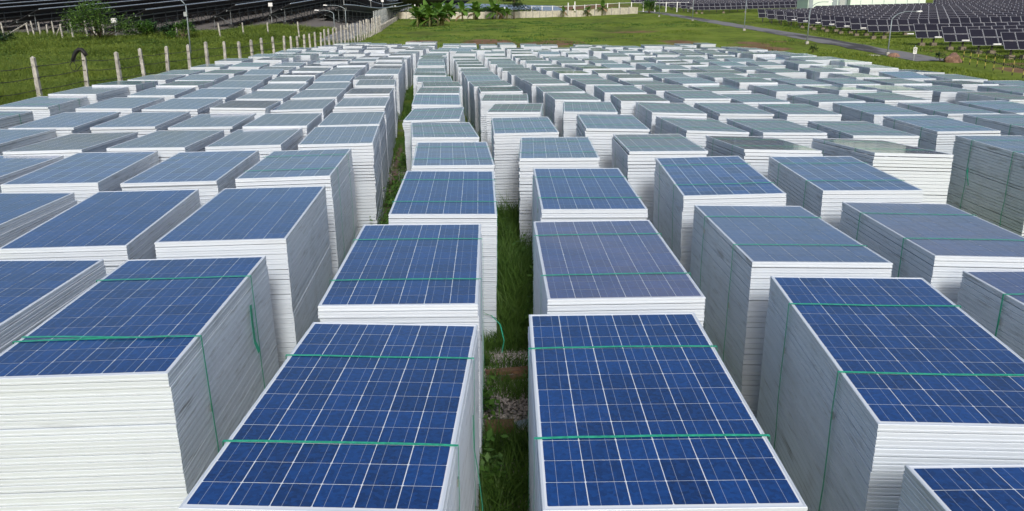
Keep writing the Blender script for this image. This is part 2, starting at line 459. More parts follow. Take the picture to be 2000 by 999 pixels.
def top_panel_mesh(name, glass):
    mb = MB(); e = ring_profile(mb, TH, PROF, 0, 0, PX / 2, PY / 2)
    k = len(mb.v); hx, hy = PX / 2 - LIP, PY / 2 - LIP
    for z in (TH * .985, TH - .0022):
        for sx_, sy_ in ((-1, -1), (1, -1), (1, 1), (-1, 1)): mb.v.append((sx_ * hx, sy_ * hy, z))
    for j in range(4):
        mb.f.append((e + j, e + (j + 1) % 4, k + (j + 1) % 4, k + j)); mb.m.append(0)
        mb.f.append((k + j, k + (j + 1) % 4, k + 4 + (j + 1) % 4, k + 4 + j)); mb.m.append(0)
    mb.f.append((k + 4, k + 5, k + 6, k + 7)); mb.m.append(1)
    # origin at the top face so that the cell grid reads object coordinates
    mb.v = [(a, b, c - TH) for a, b, c in mb.v]
    return mb.mesh(name, [M_frame, glass])
ME_TOP_NEAR = top_panel_mesh('solar_panel', M_back)
ME_TOP_FAR = top_panel_mesh('solar_panel', M_grid)
c_ = .0779
ch = .004
cx_ = c_ - .0002
mb = MB().face([(-cx_ + ch, -c_, 0), (cx_ - ch, -c_, 0), (cx_, -c_ + ch, 0), (cx_, c_ - ch, 0), (cx_ - ch, c_, 0), (-cx_ + ch, c_, 0), (-cx_, c_ - ch, 0), (-cx_, -c_ + ch, 0)])
ME_CELL = mb.mesh('solar_cell', [M_cell])
NFAR = 31
def lower_mesh(seed):
    rs = random.Random(seed); mb = MB(); ox = oy = 0
    for i in range(NFAR):
        if rs.random() < .3: ox, oy = rs.uniform(-.006, .006), rs.uniform(-.006, .006)
        if i >= NFAR - 3 and seed % 3 == 1: ox += rs.uniform(-.012, .012); oy -= .012
        jj = .007 if seed in (2, 5) else .002
        x, y = ox + rs.uniform(-jj, jj), oy + rs.uniform(-jj, jj)
        zs_ = rs.choice((.86, .93, .97, 1.0, 1.0)); k = len(mb.v)
        e = ring_profile(mb, 1 / NFAR, PROF_FAR, x, y, PX / 2, PY / 2)
        for q in range(k, len(mb.v)):
            a, b, c = mb.v[q]; mb.v[q] = (a, b, c * zs_ + i / NFAR)
    return mb.mesh('lower_panels', [M_frame])
ME_LOW = [lower_mesh(s) for s in range(7)]

def strap_mesh(h, y, seed, wdt=.016):
    """a band over the top and down both long sides"""
    rs = random.Random(seed); mb = MB(); t = .0012
    hx = PX / 2 + .009
    n = 7
    path = []
    for i in range(n):                                   # left side, ground up
        path.append((-hx - (.004 * rs.random() if 0 < i < n - 1 else 0), y + rs.uniform(-.012, .012) * (1 - i / (n - 1)) * 2, -h * (1 - i / (n - 1)) * .985 + .002 - (0 if i < n - 1 else 0)))
    sag = rs.uniform(-.012, .012)
    for i in range(1, 6):
        u = i / 6
        path.append((-hx + 2 * hx * u, y + sag * math.sin(u * math.pi), .0045 - .0035 * math.sin(u * math.pi) * rs.random()))
    for i in range(n):
        path.append((hx + (.004 * rs.random() if 0 < i < n - 1 else 0), y + rs.uniform(-.012, .012) * (i / (n - 1)) * 2, -h * (i / (n - 1)) * .985 + .002))
    k = len(mb.v)
    for i, p in enumerate(path):
        a = path[max(i - 1, 0)]; b = path[min(i + 1, len(path) - 1)]
        d = Vector((b[0] - a[0], 0, b[2] - a[2])).normalized(); nr = Vector((-d.z, 0, d.x))
        for sy_, o in ((-1, 0), (1, 0), (1, 1), (-1, 1)):
            q = Vector(p) + nr * (t * o); mb.v.append((q.x, q.y + sy_ * wdt / 2, q.z))
    for i in range(len(path) - 1):
        for j in range(4):
            mb.f.append((k + i * 4 + j, k + (i + 1) * 4 + j, k + (i + 1) * 4 + (j + 1) % 4, k + i * 4 + (j + 1) % 4)); mb.m.append(0)
    return mb.mesh('strap', [M_strap])
ME_STRAP = [(strap_mesh(1.3, .49, s), strap_mesh(1.3, -.49, s + 50)) for s in range(6)]

ORD = ['', 'first', 'second', 'third', 'fourth', 'fifth', 'sixth', 'seventh', 'eighth', 'ninth', 'tenth', 'eleventh', 'twelfth', 'thirteenth', 'fourteenth', 'fifteenth', 'sixteenth', 'seventeenth', 'eighteenth', 'nineteenth', 'twentieth',
       'twenty-first', 'twenty-second', 'twenty-third', 'twenty-fourth', 'twenty-fifth', 'twenty-sixth', 'twenty-seventh', 'twenty-eighth']
STACKS = '''2.110 1.998 1.320 0.020 0.000 0.000 2 1
0.603 3.660 1.324 0.007 0.022 -0.011 1 1
-0.728 3.652 1.292 -0.027 -0.007 0.007 -1 1
2.168 4.234 1.362 -0.053 0.028 -0.005 2 2
3.703 4.591 1.320 0.020 -0.000 -0.000 3 1
-2.242 4.724 1.360 0.034 0.014 -0.020 -2 1
-3.496 4.851 1.320 0.020 -0.000 0.000 -3 1
-0.732 5.791 1.341 0.026 0.009 -0.002 -1 2
0.697 5.846 1.362 0.021 0.004 -0.010 1 2
2.195 6.539 1.358 -0.004 -0.022 0.007 2 3
3.631 6.745 1.336 -0.038 -0.021 0.010 3 2
-2.293 7.062 1.397 0.061 0.004 -0.014 -2 2
-3.612 7.215 1.315 0.068 0.022 -0.011 -3 2
-4.920 7.220 1.309 0.020 -0.000 0.000 -4 1
-0.669 8.316 1.310 0.038 0.017 0.009 -1 3
0.755 8.457 1.319 0.015 0.012 0.000 1 3
2.187 8.815 1.385 -0.026 0.018 -0.031 2 4
3.615 9.018 1.370 -0.023 0.004 -0.010 3 3
-3.679 9.512 1.352 0.065 0.004 -0.016 -3 3
-6.231 9.527 1.297 0.020 0.000 -0.000 -5 1
-4.978 9.558 1.331 0.082 0.008 -0.006 -4 2
-2.492 9.564 1.378 0.072 -0.013 -0.021 -2 3
-0.777 10.737 1.293 0.077 -0.011 0.005 -1 4
4.916 11.059 1.335 0.035 -0.056 0.030 4 1
0.608 11.124 1.310 -0.019 -0.015 -0.012 1 4
7.103 11.302 1.292 0.008 0.001 0.005 6 1
1.991 11.328 1.343 -0.013 -0.034 -0.010 2 5
3.417 11.382 1.327 0.022 -0.057 0.022 3 4
-6.120 11.550 1.322 0.064 -0.024 -0.021 -5 2
-4.833 11.645 1.345 0.074 -0.023 -0.001 -4 3
-7.627 11.962 1.299 0.020 0.000 -0.000 -6 1
-3.693 11.972 1.323 0.096 -0.019 -0.015 -3 4
-2.479 12.012 1.349 0.112 -0.013 -0.007 -2 4
-1.096 13.117 1.269 0.124 -0.017 0.015 -1 5
5.612 13.332 1.262 -0.000 -0.016 0.007 5 1
0.177 13.529 1.289 0.043 -0.004 -0.016 1 5
4.301 13.614 1.266 0.037 -0.017 0.011 4 2
3.120 13.761 1.271 0.076 -0.011 0.041 3 5
1.653 13.832 1.304 -0.005 -0.007 0.013 2 6
7.167 13.935 1.263 0.004 0.002 -0.013 6 2
-7.466 13.956 1.319 0.072 0.009 -0.002 -6 2
-3.823 13.961 1.320 0.101 -0.016 0.002 -3 5
-6.240 14.032 1.314 0.093 0.002 -0.004 -5 3
-5.034 14.058 1.298 0.102 -0.010 -0.005 -4 4
8.699 14.098 1.275 0.020 0.000 0.000 7 1
-2.749 14.400 1.287 0.100 -0.013 -0.014 -2 5
-9.426 14.536 1.272 0.020 0.000 -0.000 -7 1
-1.420 15.430 1.244 0.020 -0.006 -0.026 -1 6
3.011 15.934 1.294 0.005 -0.010 0.024 3 6
4.246 16.055 1.270 0.021 -0.005 0.014 4 3
0.087 16.173 1.269 -0.055 -0.025 -0.009 1 6
-7.569 16.211 1.355 0.095 0.002 0.011 -6 3
5.573 16.237 1.235 -0.009 -0.009 0.004 5 2
-5.163 16.276 1.323 0.124 -0.034 0.022 -4 5
-6.392 16.277 1.332 0.094 0.002 0.011 -5 4
1.511 16.346 1.268 -0.055 -0.009 0.004 2 7
7.181 16.362 1.232 0.021 0.006 -0.002 6 3
8.656 16.597 1.218 0.034 0.003 -0.005 7 2
10.043 16.819 1.218 0.055 0.006 -0.020 8 1
-4.203 16.889 1.251 0.087 -0.007 -0.020 -3 6
-9.550 17.001 1.296 0.100 0.024 0.012 -7 2
-3.051 17.175 1.279 0.093 0.003 -0.011 -2 6
-1.604 17.834 1.255 0.077 -0.010 0.006 -1 7
2.728 18.000 1.276 -0.005 -0.014 0.007 3 7
-0.148 18.356 1.246 -0.011 -0.011 -0.002 1 7
5.333 18.523 1.215 0.026 -0.011 -0.000 5 3
4.093 18.566 1.285 0.035 0.010 0.009 4 4
6.957 18.609 1.212 0.022 -0.010 -0.013 6 4
8.373 18.636 1.237 0.008 -0.002 -0.000 7 3
-6.689 18.743 1.306 0.099 -0.002 0.004 -5 5
11.064 18.829 1.231 0.057 -0.015 0.003 9 1
1.344 18.862 1.223 0.072 -0.010 0.005 2 8
-5.525 18.928 1.246 0.092 0.001 0.001 -4 6
-9.568 18.994 1.338 0.093 -0.007 0.006 -7 3
-4.409 19.153 1.256 0.094 -0.005 -0.016 -3 7
-3.272 19.348 1.290 0.088 -0.003 -0.007 -2 7
-8.109 19.457 1.274 0.128 0.001 0.005 -6 4
-1.749 20.052 1.243 0.056 -0.015 -0.000 -1 8
12.378 20.423 1.228 0.004 -0.002 -0.001 10 1
-0.308 20.542 1.231 0.070 -0.018 -0.014 1 8
2.633 20.574 1.227 0.031 -0.013 0.008 3 8
6.693 20.795 1.233 0.060 0.002 -0.005 6 5
-6.815 20.812 1.319 0.134 -0.008 0.009 -5 6
1.180 20.841 1.206 0.059 -0.005 -0.002 2 9
9.505 20.922 1.218 0.036 -0.017 0.003 8 2
-9.634 20.984 1.336 0.139 -0.018 0.007 -7 4
10.773 21.024 1.194 0.002 0.003 -0.004 9 2
3.934 21.070 1.210 0.021 -0.021 -0.001 4 5
5.253 21.289 1.180 0.080 -0.001 -0.005 5 4
-5.787 21.305 1.233 0.115 0.000 0.005 -4 7
-8.270 21.436 1.294 0.099 -0.006 0.003 -6 5
8.389 21.564 1.168 0.131 -0.008 0.007 7 4
-4.761 21.882 1.192 0.113 -0.003 -0.012 -3 8
13.406 21.993 1.218 0.030 -0.001 -0.003 11 1
-3.564 22.066 1.259 0.121 -0.005 -0.004 -2 8
-1.869 22.218 1.201 0.119 -0.014 0.005 -1 9
-0.590 22.509 1.195 0.114 -0.012 -0.015 1 9
6.424 22.775 1.267 -0.021 -0.012 -0.001 6 6
10.536 23.009 1.219 -0.002 -0.005 0.001 9 3
3.634 23.043 1.180 0.076 -0.001 -0.002 4 6
0.903 23.126 1.204 0.128 -0.014 -0.010 2 10
-7.237 23.152 1.290 0.128 -0.001 0.005 -5 7
12.348 23.157 1.173 0.034 -0.017 -0.001 10 2
2.337 23.209 1.179 0.116 0.002 0.009 3 9
4.948 23.256 1.211 0.075 -0.003 -0.006 5 5
-6.086 23.268 1.255 0.121 0.000 0.006 -4 8
9.308 23.331 1.193 0.013 0.001 -0.005 8 3
-8.595 23.397 1.291 0.121 -0.006 0.003 -6 6
8.076 23.529 1.166 0.041 -0.003 0.007 7 5
-9.986 23.719 1.261 0.092 -0.007 0.005 -7 5
-5.052 23.980 1.216 0.108 0.003 -0.006 -3 9
-3.951 24.104 1.233 0.083 -0.005 -0.007 -2 9
-2.238 24.272 1.166 0.107 -0.002 0.004 -1 10
-0.849 24.834 1.144 0.089 -0.004 -0.010 1 10
6.221 24.986 1.229 0.048 -0.011 -0.007 6 7
10.295 24.991 1.224 0.028 -0.001 -0.004 9 4
3.486 25.079 1.193 0.069 -0.009 -0.001 4 7
0.664 25.097 1.165 0.096 -0.004 -0.012 2 11
13.215 25.133 1.169 -0.056 -0.003 0.005 11 2
2.150 25.185 1.169 0.041 -0.003 0.002 3 10
4.787 25.235 1.184 0.033 -0.010 -0.001 5 6
-6.318 25.389 1.241 0.105 -0.011 0.003 -4 9
-8.760 25.647 1.280 0.105 -0.005 0.008 -6 7
-7.561 25.691 1.269 0.168 0.000 0.005 -5 8
-10.149 25.790 1.255 0.106 -0.001 -0.007 -7 6
7.831 25.807 1.143 0.029 -0.008 -0.001 7 6
12.221 26.088 1.149 -0.054 0.018 -0.002 10 3
-3.966 26.094 1.255 0.080 -0.006 0.004 -2 10
-5.318 26.283 1.220 0.099 -0.007 -0.011 -3 10
-2.574 26.533 1.151 0.079 -0.006 0.004 -1 11
-1.054 26.914 1.129 0.108 -0.010 0.001 1 11
6.823 26.970 1.184 -0.049 -0.005 -0.007 6 8
10.010 26.973 1.240 -0.007 -0.004 -0.003 9 5
0.409 27.067 1.141 0.069 -0.011 -0.012 2 12
5.777 27.149 1.192 0.036 -0.008 0.003 6 9
1.907 27.161 1.160 0.058 -0.015 0.003 3 11
3.173 27.303 1.164 0.012 0.000 -0.001 4 8
-6.477 27.379 1.234 0.096 -0.002 0.010 -4 10
-7.704 27.677 1.240 0.130 -0.003 0.008 -5 9
4.462 27.715 1.141 0.097 -0.003 -0.002 5 7
8.848 27.788 1.165 0.029 -0.010 -0.005 8 4
-5.487 28.261 1.203 0.080 -0.004 -0.013 -3 11
-4.219 28.426 1.227 0.088 -0.003 0.001 -2 11
-2.756 28.510 1.134 0.089 -0.008 0.000 -1 12
-8.897 28.719 1.295 0.094 0.003 0.002 -6 8
13.799 28.922 1.073 0.083 0.001 0.010 11 3
10.293 28.962 0.956 0.033 -0.002 0.004 9 6
5.474 29.127 1.190 0.019 -0.010 -0.001 5 8
1.584 29.129 1.117 0.071 -0.010 -0.000 3 12
6.930 29.233 1.157 0.023 -0.006 -0.009 6 10
-1.288 29.305 1.091 0.040 -0.005 0.001 1 12
0.154 29.411 1.093 0.016 -0.007 -0.002 2 13
8.494 29.767 1.112 0.008 -0.000 -0.002 8 5
2.875 29.826 1.128 0.055 -0.010 -0.008 4 9
12.731 29.877 1.173 0.014 -0.003 -0.001 10 4
11.410 29.912 1.153 -0.004 -0.005 0.001 9 7
-6.748 30.054 1.202 0.083 0.005 0.007 -4 11
-5.678 30.236 1.220 0.116 -0.000 -0.009 -3 12
-10.759 30.330 1.162 0.090 0.003 -0.005 -7 7
-9.764 30.626 1.051 0.109 -0.007 0.005 -7 8
3.866 30.837 1.126 0.018 0.001 -0.004 5 9
-8.152 30.873 1.176 0.123 0.005 0.002 -5 10
1.307 31.100 1.104 0.061 -0.006 -0.000 3 13
5.258 31.105 1.130 0.052 -0.002 0.000 6 11
6.516 31.211 1.159 0.010 -0.005 -0.007 6 12
-4.507 31.252 1.204 0.075 0.001 0.004 -2 12
-1.502 31.282 1.087 0.055 -0.006 -0.000 1 13
-0.057 31.391 1.083 0.036 -0.007 0.000 2 14
-3.024 31.685 1.150 0.097 -0.001 -0.002 -1 13
8.125 31.754 1.140 -0.019 -0.006 -0.003 8 6
2.675 31.801 1.070 0.132 -0.006 0.001 4 10
11.046 31.907 1.177 -0.045 0.006 -0.004 9 8
-6.680 32.112 1.234 0.132 -0.008 0.008 -4 12
9.659 32.215 1.122 -0.036 0.006 -0.011 9 9
12.904 32.421 1.195 -0.015 -0.002 -0.003 10 5
-10.759 32.800 1.224 0.082 0.000 0.000 -7 9
-8.289 32.854 1.168 0.066 -0.006 0.001 -5 11
-9.314 32.871 1.255 0.112 -0.003 0.007 -6 9
4.580 33.063 0.945 0.032 -0.011 -0.008 5 10
1.038 33.105 1.119 -0.003 -0.002 -0.003 3 14
6.375 33.196 1.131 -0.010 -0.001 -0.005 6 13
-1.677 33.260 1.074 0.065 -0.005 -0.000 1 14
-0.356 33.409 1.085 0.019 -0.004 -0.000 2 15
-4.799 33.500 1.235 0.081 0.000 0.000 -2 13
-3.233 33.669 1.137 0.076 -0.002 0.002 -1 14
7.853 33.751 1.127 -0.059 -0.005 -0.005 8 7
2.373 33.768 1.091 0.036 0.003 0.001 4 11
11.817 33.915 1.210 0.103 0.002 -0.002 10 6
-7.287 34.057 1.101 0.019 0.000 0.003 -4 13
12.841 34.550 1.193 -0.034 0.000 0.000 10 7
-5.961 34.550 1.127 0.024 0.000 -0.004 -3 13
9.398 34.699 1.107 -0.075 -0.003 -0.006 9 10
-9.359 34.861 1.238 0.089 -0.004 0.002 -6 10
3.809 35.023 1.018 0.038 -0.001 -0.002 5 11
-1.876 35.235 1.064 0.093 -0.003 -0.002 1 15
6.361 35.250 1.137 -0.009 0.000 0.000 6 14
5.247 35.291 1.021 0.042 -0.003 0.001 6 15
-0.502 35.390 1.074 0.046 -0.005 -0.002 2 16
0.823 35.537 1.094 0.020 -0.006 -0.004 3 15
2.108 35.746 1.095 0.025 0.002 -0.002 4 12
7.561 35.950 1.108 -0.017 0.000 0.000 8 8
-4.889 36.005 1.103 0.041 0.003 -0.001 -2 14
-3.357 36.028 1.115 0.016 0.002 -0.000 -1 15
11.177 36.126 1.094 -0.053 0.004 -0.009 9 11
-7.250 36.210 1.116 0.083 -0.004 0.003 -4 14
-5.991 36.535 1.142 -0.008 0.003 -0.003 -3 14
12.241 36.650 1.205 0.015 0.000 0.000 10 8
9.189 36.700 1.106 -0.046 -0.012 -0.012 9 12
-9.075 36.867 1.226 0.034 -0.004 0.006 -6 11
3.628 37.006 0.994 -0.019 -0.008 -0.001 5 12
-2.101 37.209 1.071 0.071 -0.003 0.001 1 16
0.604 37.515 1.080 0.056 -0.006 -0.004 3 16
6.499 37.870 0.989 -0.019 -0.001 -0.009 6 16
-3.609 38.007 1.081 0.037 -0.003 0.001 -1 16
-4.995 38.050 1.150 0.077 0.000 0.000 -2 15
4.726 38.059 1.102 -0.027 0.005 -0.000 5 13
11.044 38.115 1.200 0.002 -0.003 -0.002 9 13
8.104 38.141 1.026 -0.032 0.005 -0.010 8 9
-0.761 38.385 1.044 0.045 -0.001 -0.001 2 17
-11.235 38.400 1.102 0.085 0.000 0.000 -7 10
12.165 38.750 1.153 0.001 0.000 0.000 10 9
-8.959 38.863 1.019 0.087 -0.001 0.003 -6 12
13.219 38.897 1.109 -0.094 -0.006 -0.006 10 10
1.982 38.922 0.998 0.027 -0.001 -0.001 4 13
-10.035 39.100 1.099 0.105 0.000 0.000 -7 11
3.462 39.289 0.958 0.014 -0.003 0.000 5 14
4.808 40.042 1.075 -0.018 0.002 0.002 5 15
-7.302 40.071 1.122 0.028 0.002 0.000 -4 15
-3.590 40.075 1.060 0.071 -0.005 0.000 -1 17
8.593 40.104 1.051 -0.070 -0.001 -0.000 8 10
10.965 40.150 1.156 -0.043 0.000 0.000 9 14
9.889 40.186 1.070 -0.078 -0.005 -0.006 9 15
-6.085 40.221 1.106 0.006 -0.001 0.003 -3 15
0.463 40.449 1.089 0.022 0.002 -0.001 3 17
6.228 40.481 1.013 -0.008 0.001 -0.002 6 17
7.338 40.500 1.071 -0.053 0.000 0.000 7 7
-11.235 40.843 1.024 0.050 -0.003 -0.002 -7 12
-8.650 40.865 1.069 0.009 0.002 -0.003 -6 13
12.986 40.891 1.098 0.025 0.000 -0.003 10 11
-2.219 40.981 1.106 0.019 0.001 0.001 1 17
-5.074 41.161 1.098 0.013 0.002 0.000 -2 16
3.171 41.293 1.043 -0.009 0.002 -0.002 5 16
1.808 41.459 1.060 0.005 0.001 -0.000 4 14
-0.858 41.943 1.059 0.024 0.008 -0.002 2 18
8.675 42.088 1.046 -0.056 -0.003 0.002 8 11
9.844 42.172 1.063 0.034 0.002 -0.004 9 16
-6.695 42.196 1.209 0.029 -0.003 -0.004 -4 16
-9.810 42.379 1.086 0.035 -0.002 0.006 -7 13
11.555 42.401 1.032 0.048 0.003 -0.002 9 17
5.955 42.462 1.056 0.040 0.002 0.003 6 18
-11.262 42.830 1.063 0.077 0.002 -0.004 -7 14
-8.089 42.860 1.171 0.026 -0.001 -0.001 -5 12
13.074 42.874 1.038 -0.101 -0.004 -0.005 10 12
-2.622 43.300 1.123 -0.000 0.000 0.000 1 18
4.529 43.417 1.079 0.035 -0.001 0.001 6 19
0.452 43.540 1.066 0.022 0.002 -0.002 3 18
-3.699 43.551 1.065 0.034 -0.001 0.000 -1 18
1.578 43.650 1.037 -0.024 0.000 0.000 4 15
2.967 43.698 1.052 0.008 -0.003 -0.002 5 17
7.464 43.704 1.001 0.008 0.000 -0.007 7 8
-1.542 44.000 1.097 -0.019 0.000 0.000 2 19
-5.032 44.006 1.113 0.018 0.001 -0.001 -2 17
8.829 44.068 1.030 -0.039 -0.004 -0.004 8 12
-7.062 44.350 1.128 0.102 0.000 0.000 -4 17
-9.531 44.372 1.107 0.018 0.000 0.000 -7 15
12.704 44.874 1.099 0.029 0.001 -0.001 10 13
-11.262 45.050 1.111 0.082 0.000 0.000 -7 16
11.681 45.343 1.002 -0.025 -0.004 -0.000 10 14
-3.466 45.543 1.068 0.018 0.001 0.001 -1 19
10.424 45.547 0.993 -0.039 -0.004 -0.001 9 18
7.389 45.689 1.044 -0.010 -0.002 -0.004 7 9
4.739 45.750 1.021 0.001 0.000 0.000 6 20
2.579 45.750 1.085 -0.031 0.000 0.000 5 18
3.659 45.750 1.129 -0.017 0.000 0.000 5 19
-5.956 45.974 1.066 0.018 0.001 -0.004 -3 16
-8.456 46.004 1.209 0.032 -0.003 -0.003 -5 13
8.772 46.055 1.016 -0.018 -0.004 -0.003 8 13
1.496 46.210 1.009 0.039 0.004 -0.002 4 16
-4.902 46.286 1.092 -0.019 -0.000 -0.002 -2 18
6.139 46.387 0.996 -0.002 -0.004 -0.002 6 21
-7.338 46.450 1.130 0.079 0.000 0.000 -4 18
-9.901 46.481 1.185 0.026 -0.001 -0.001 -7 17
12.774 46.862 1.041 0.037 0.002 -0.001 10 15
-2.471 46.957 1.038 0.019 0.005 0.001 1 19
0.172 47.315 1.007 0.061 0.003 -0.000 3 19
-1.089 47.523 0.999 0.043 0.003 -0.001 2 20
2.840 47.817 0.970 0.034 0.002 -0.002 5 20
-8.898 48.200 1.142 0.103 0.000 0.000 -6 14
-6.378 48.200 1.017 0.108 0.000 0.000 -3 17
7.902 48.200 1.141 -0.042 0.000 0.000 7 10
8.982 48.200 1.109 -0.012 0.000 0.000 8 14
4.630 48.279 0.980 0.021 -0.003 -0.001 6 22
10.045 48.340 0.977 0.010 0.001 -0.000 9 19
-10.818 48.448 1.033 0.014 0.001 -0.000 -7 18
6.855 48.475 1.044 0.146 0.002 -0.004 7 11
-5.298 48.550 1.089 0.072 0.000 0.000 -2 19
-7.818 48.550 1.076 0.069 0.000 0.000 -5 14
1.182 48.550 1.111 -0.025 0.000 0.000 4 17
5.742 48.550 1.060 -0.004 0.000 0.000 6 23
11.517 48.744 0.982 0.001 -0.002 -0.004 9 20
12.738 48.847 1.006 -0.020 -0.000 -0.001 10 16
-3.526 49.826 1.025 0.016 0.002 0.002 -1 20
4.391 50.308 0.981 -0.022 -0.002 -0.004 6 24
9.915 50.322 0.990 0.038 0.003 -0.002 9 21
-5.067 51.112 1.024 0.016 0.002 -0.003 -2 20
-3.697 51.805 1.050 0.066 0.005 -0.002 -1 21
-6.191 51.973 0.990 0.076 -0.000 -0.001 -3 18
-0.239 52.452 1.003 0.021 0.002 -0.000 3 20
2.290 52.486 0.981 -0.015 0.005 -0.004 5 21
-1.478 52.608 0.988 0.100 0.012 -0.001 2 21
4.365 52.641 0.991 0.001 -0.003 -0.004 6 25
-7.473 52.861 1.007 -0.026 0.007 0.001 -4 19
9.481 52.952 0.951 0.012 -0.004 -0.002 8 15
10.806 53.079 1.000 0.012 -0.003 -0.006 9 22
1.028 53.147 0.996 0.015 0.004 -0.001 4 18
5.632 53.495 0.932 0.061 -0.003 -0.002 6 26
-2.759 53.512 0.989 0.072 0.009 -0.002 1 20
-10.679 54.455 1.014 -0.029 0.004 0.001 -7 19
-8.618 54.544 0.972 0.068 0.006 -0.000 -6 15
-0.385 55.237 0.982 0.100 -0.001 0.001 2 22
-9.913 56.459 0.947 0.077 0.001 0.003 -7 20
12.775 56.468 0.926 0.051 -0.004 -0.002 10 17
-5.554 57.069 0.991 0.030 0.003 -0.001 -3 19
-6.673 57.724 0.974 0.078 -0.000 -0.001 -4 20'''
rows = [tuple(map(float, r.split())) for r in STACKS.strip().split('\n')]
NEAR_Y, CELL_Y = 10.2, 8.6
stack_at = {}
def ribbon(name, pts, wdt, parent, nrm=(0, 0, 1), mat=M_strap):
    """flat loose strap end following pts"""
    mb = MB(); pts = [Vector(p) for p in pts]; k = 0; nr = Vector(nrm)
    for i, p in enumerate(pts):
        t = (pts[min(i + 1, len(pts) - 1)] - pts[max(i - 1, 0)]).normalized()
        s = t.cross(nr).normalized() * (wdt / 2)
        for q in (p - s, p + s, p + s + nr * .0012, p - s + nr * .0012): mb.v.append(tuple(q))
    for i in range(len(pts) - 1):
        for j in range(4): mb.f.append((i * 4 + j, (i + 1) * 4 + j, (i + 1) * 4 + (j + 1) % 4, i * 4 + (j + 1) % 4)); mb.m.append(0)
    return mb.build(name, mat, parent)

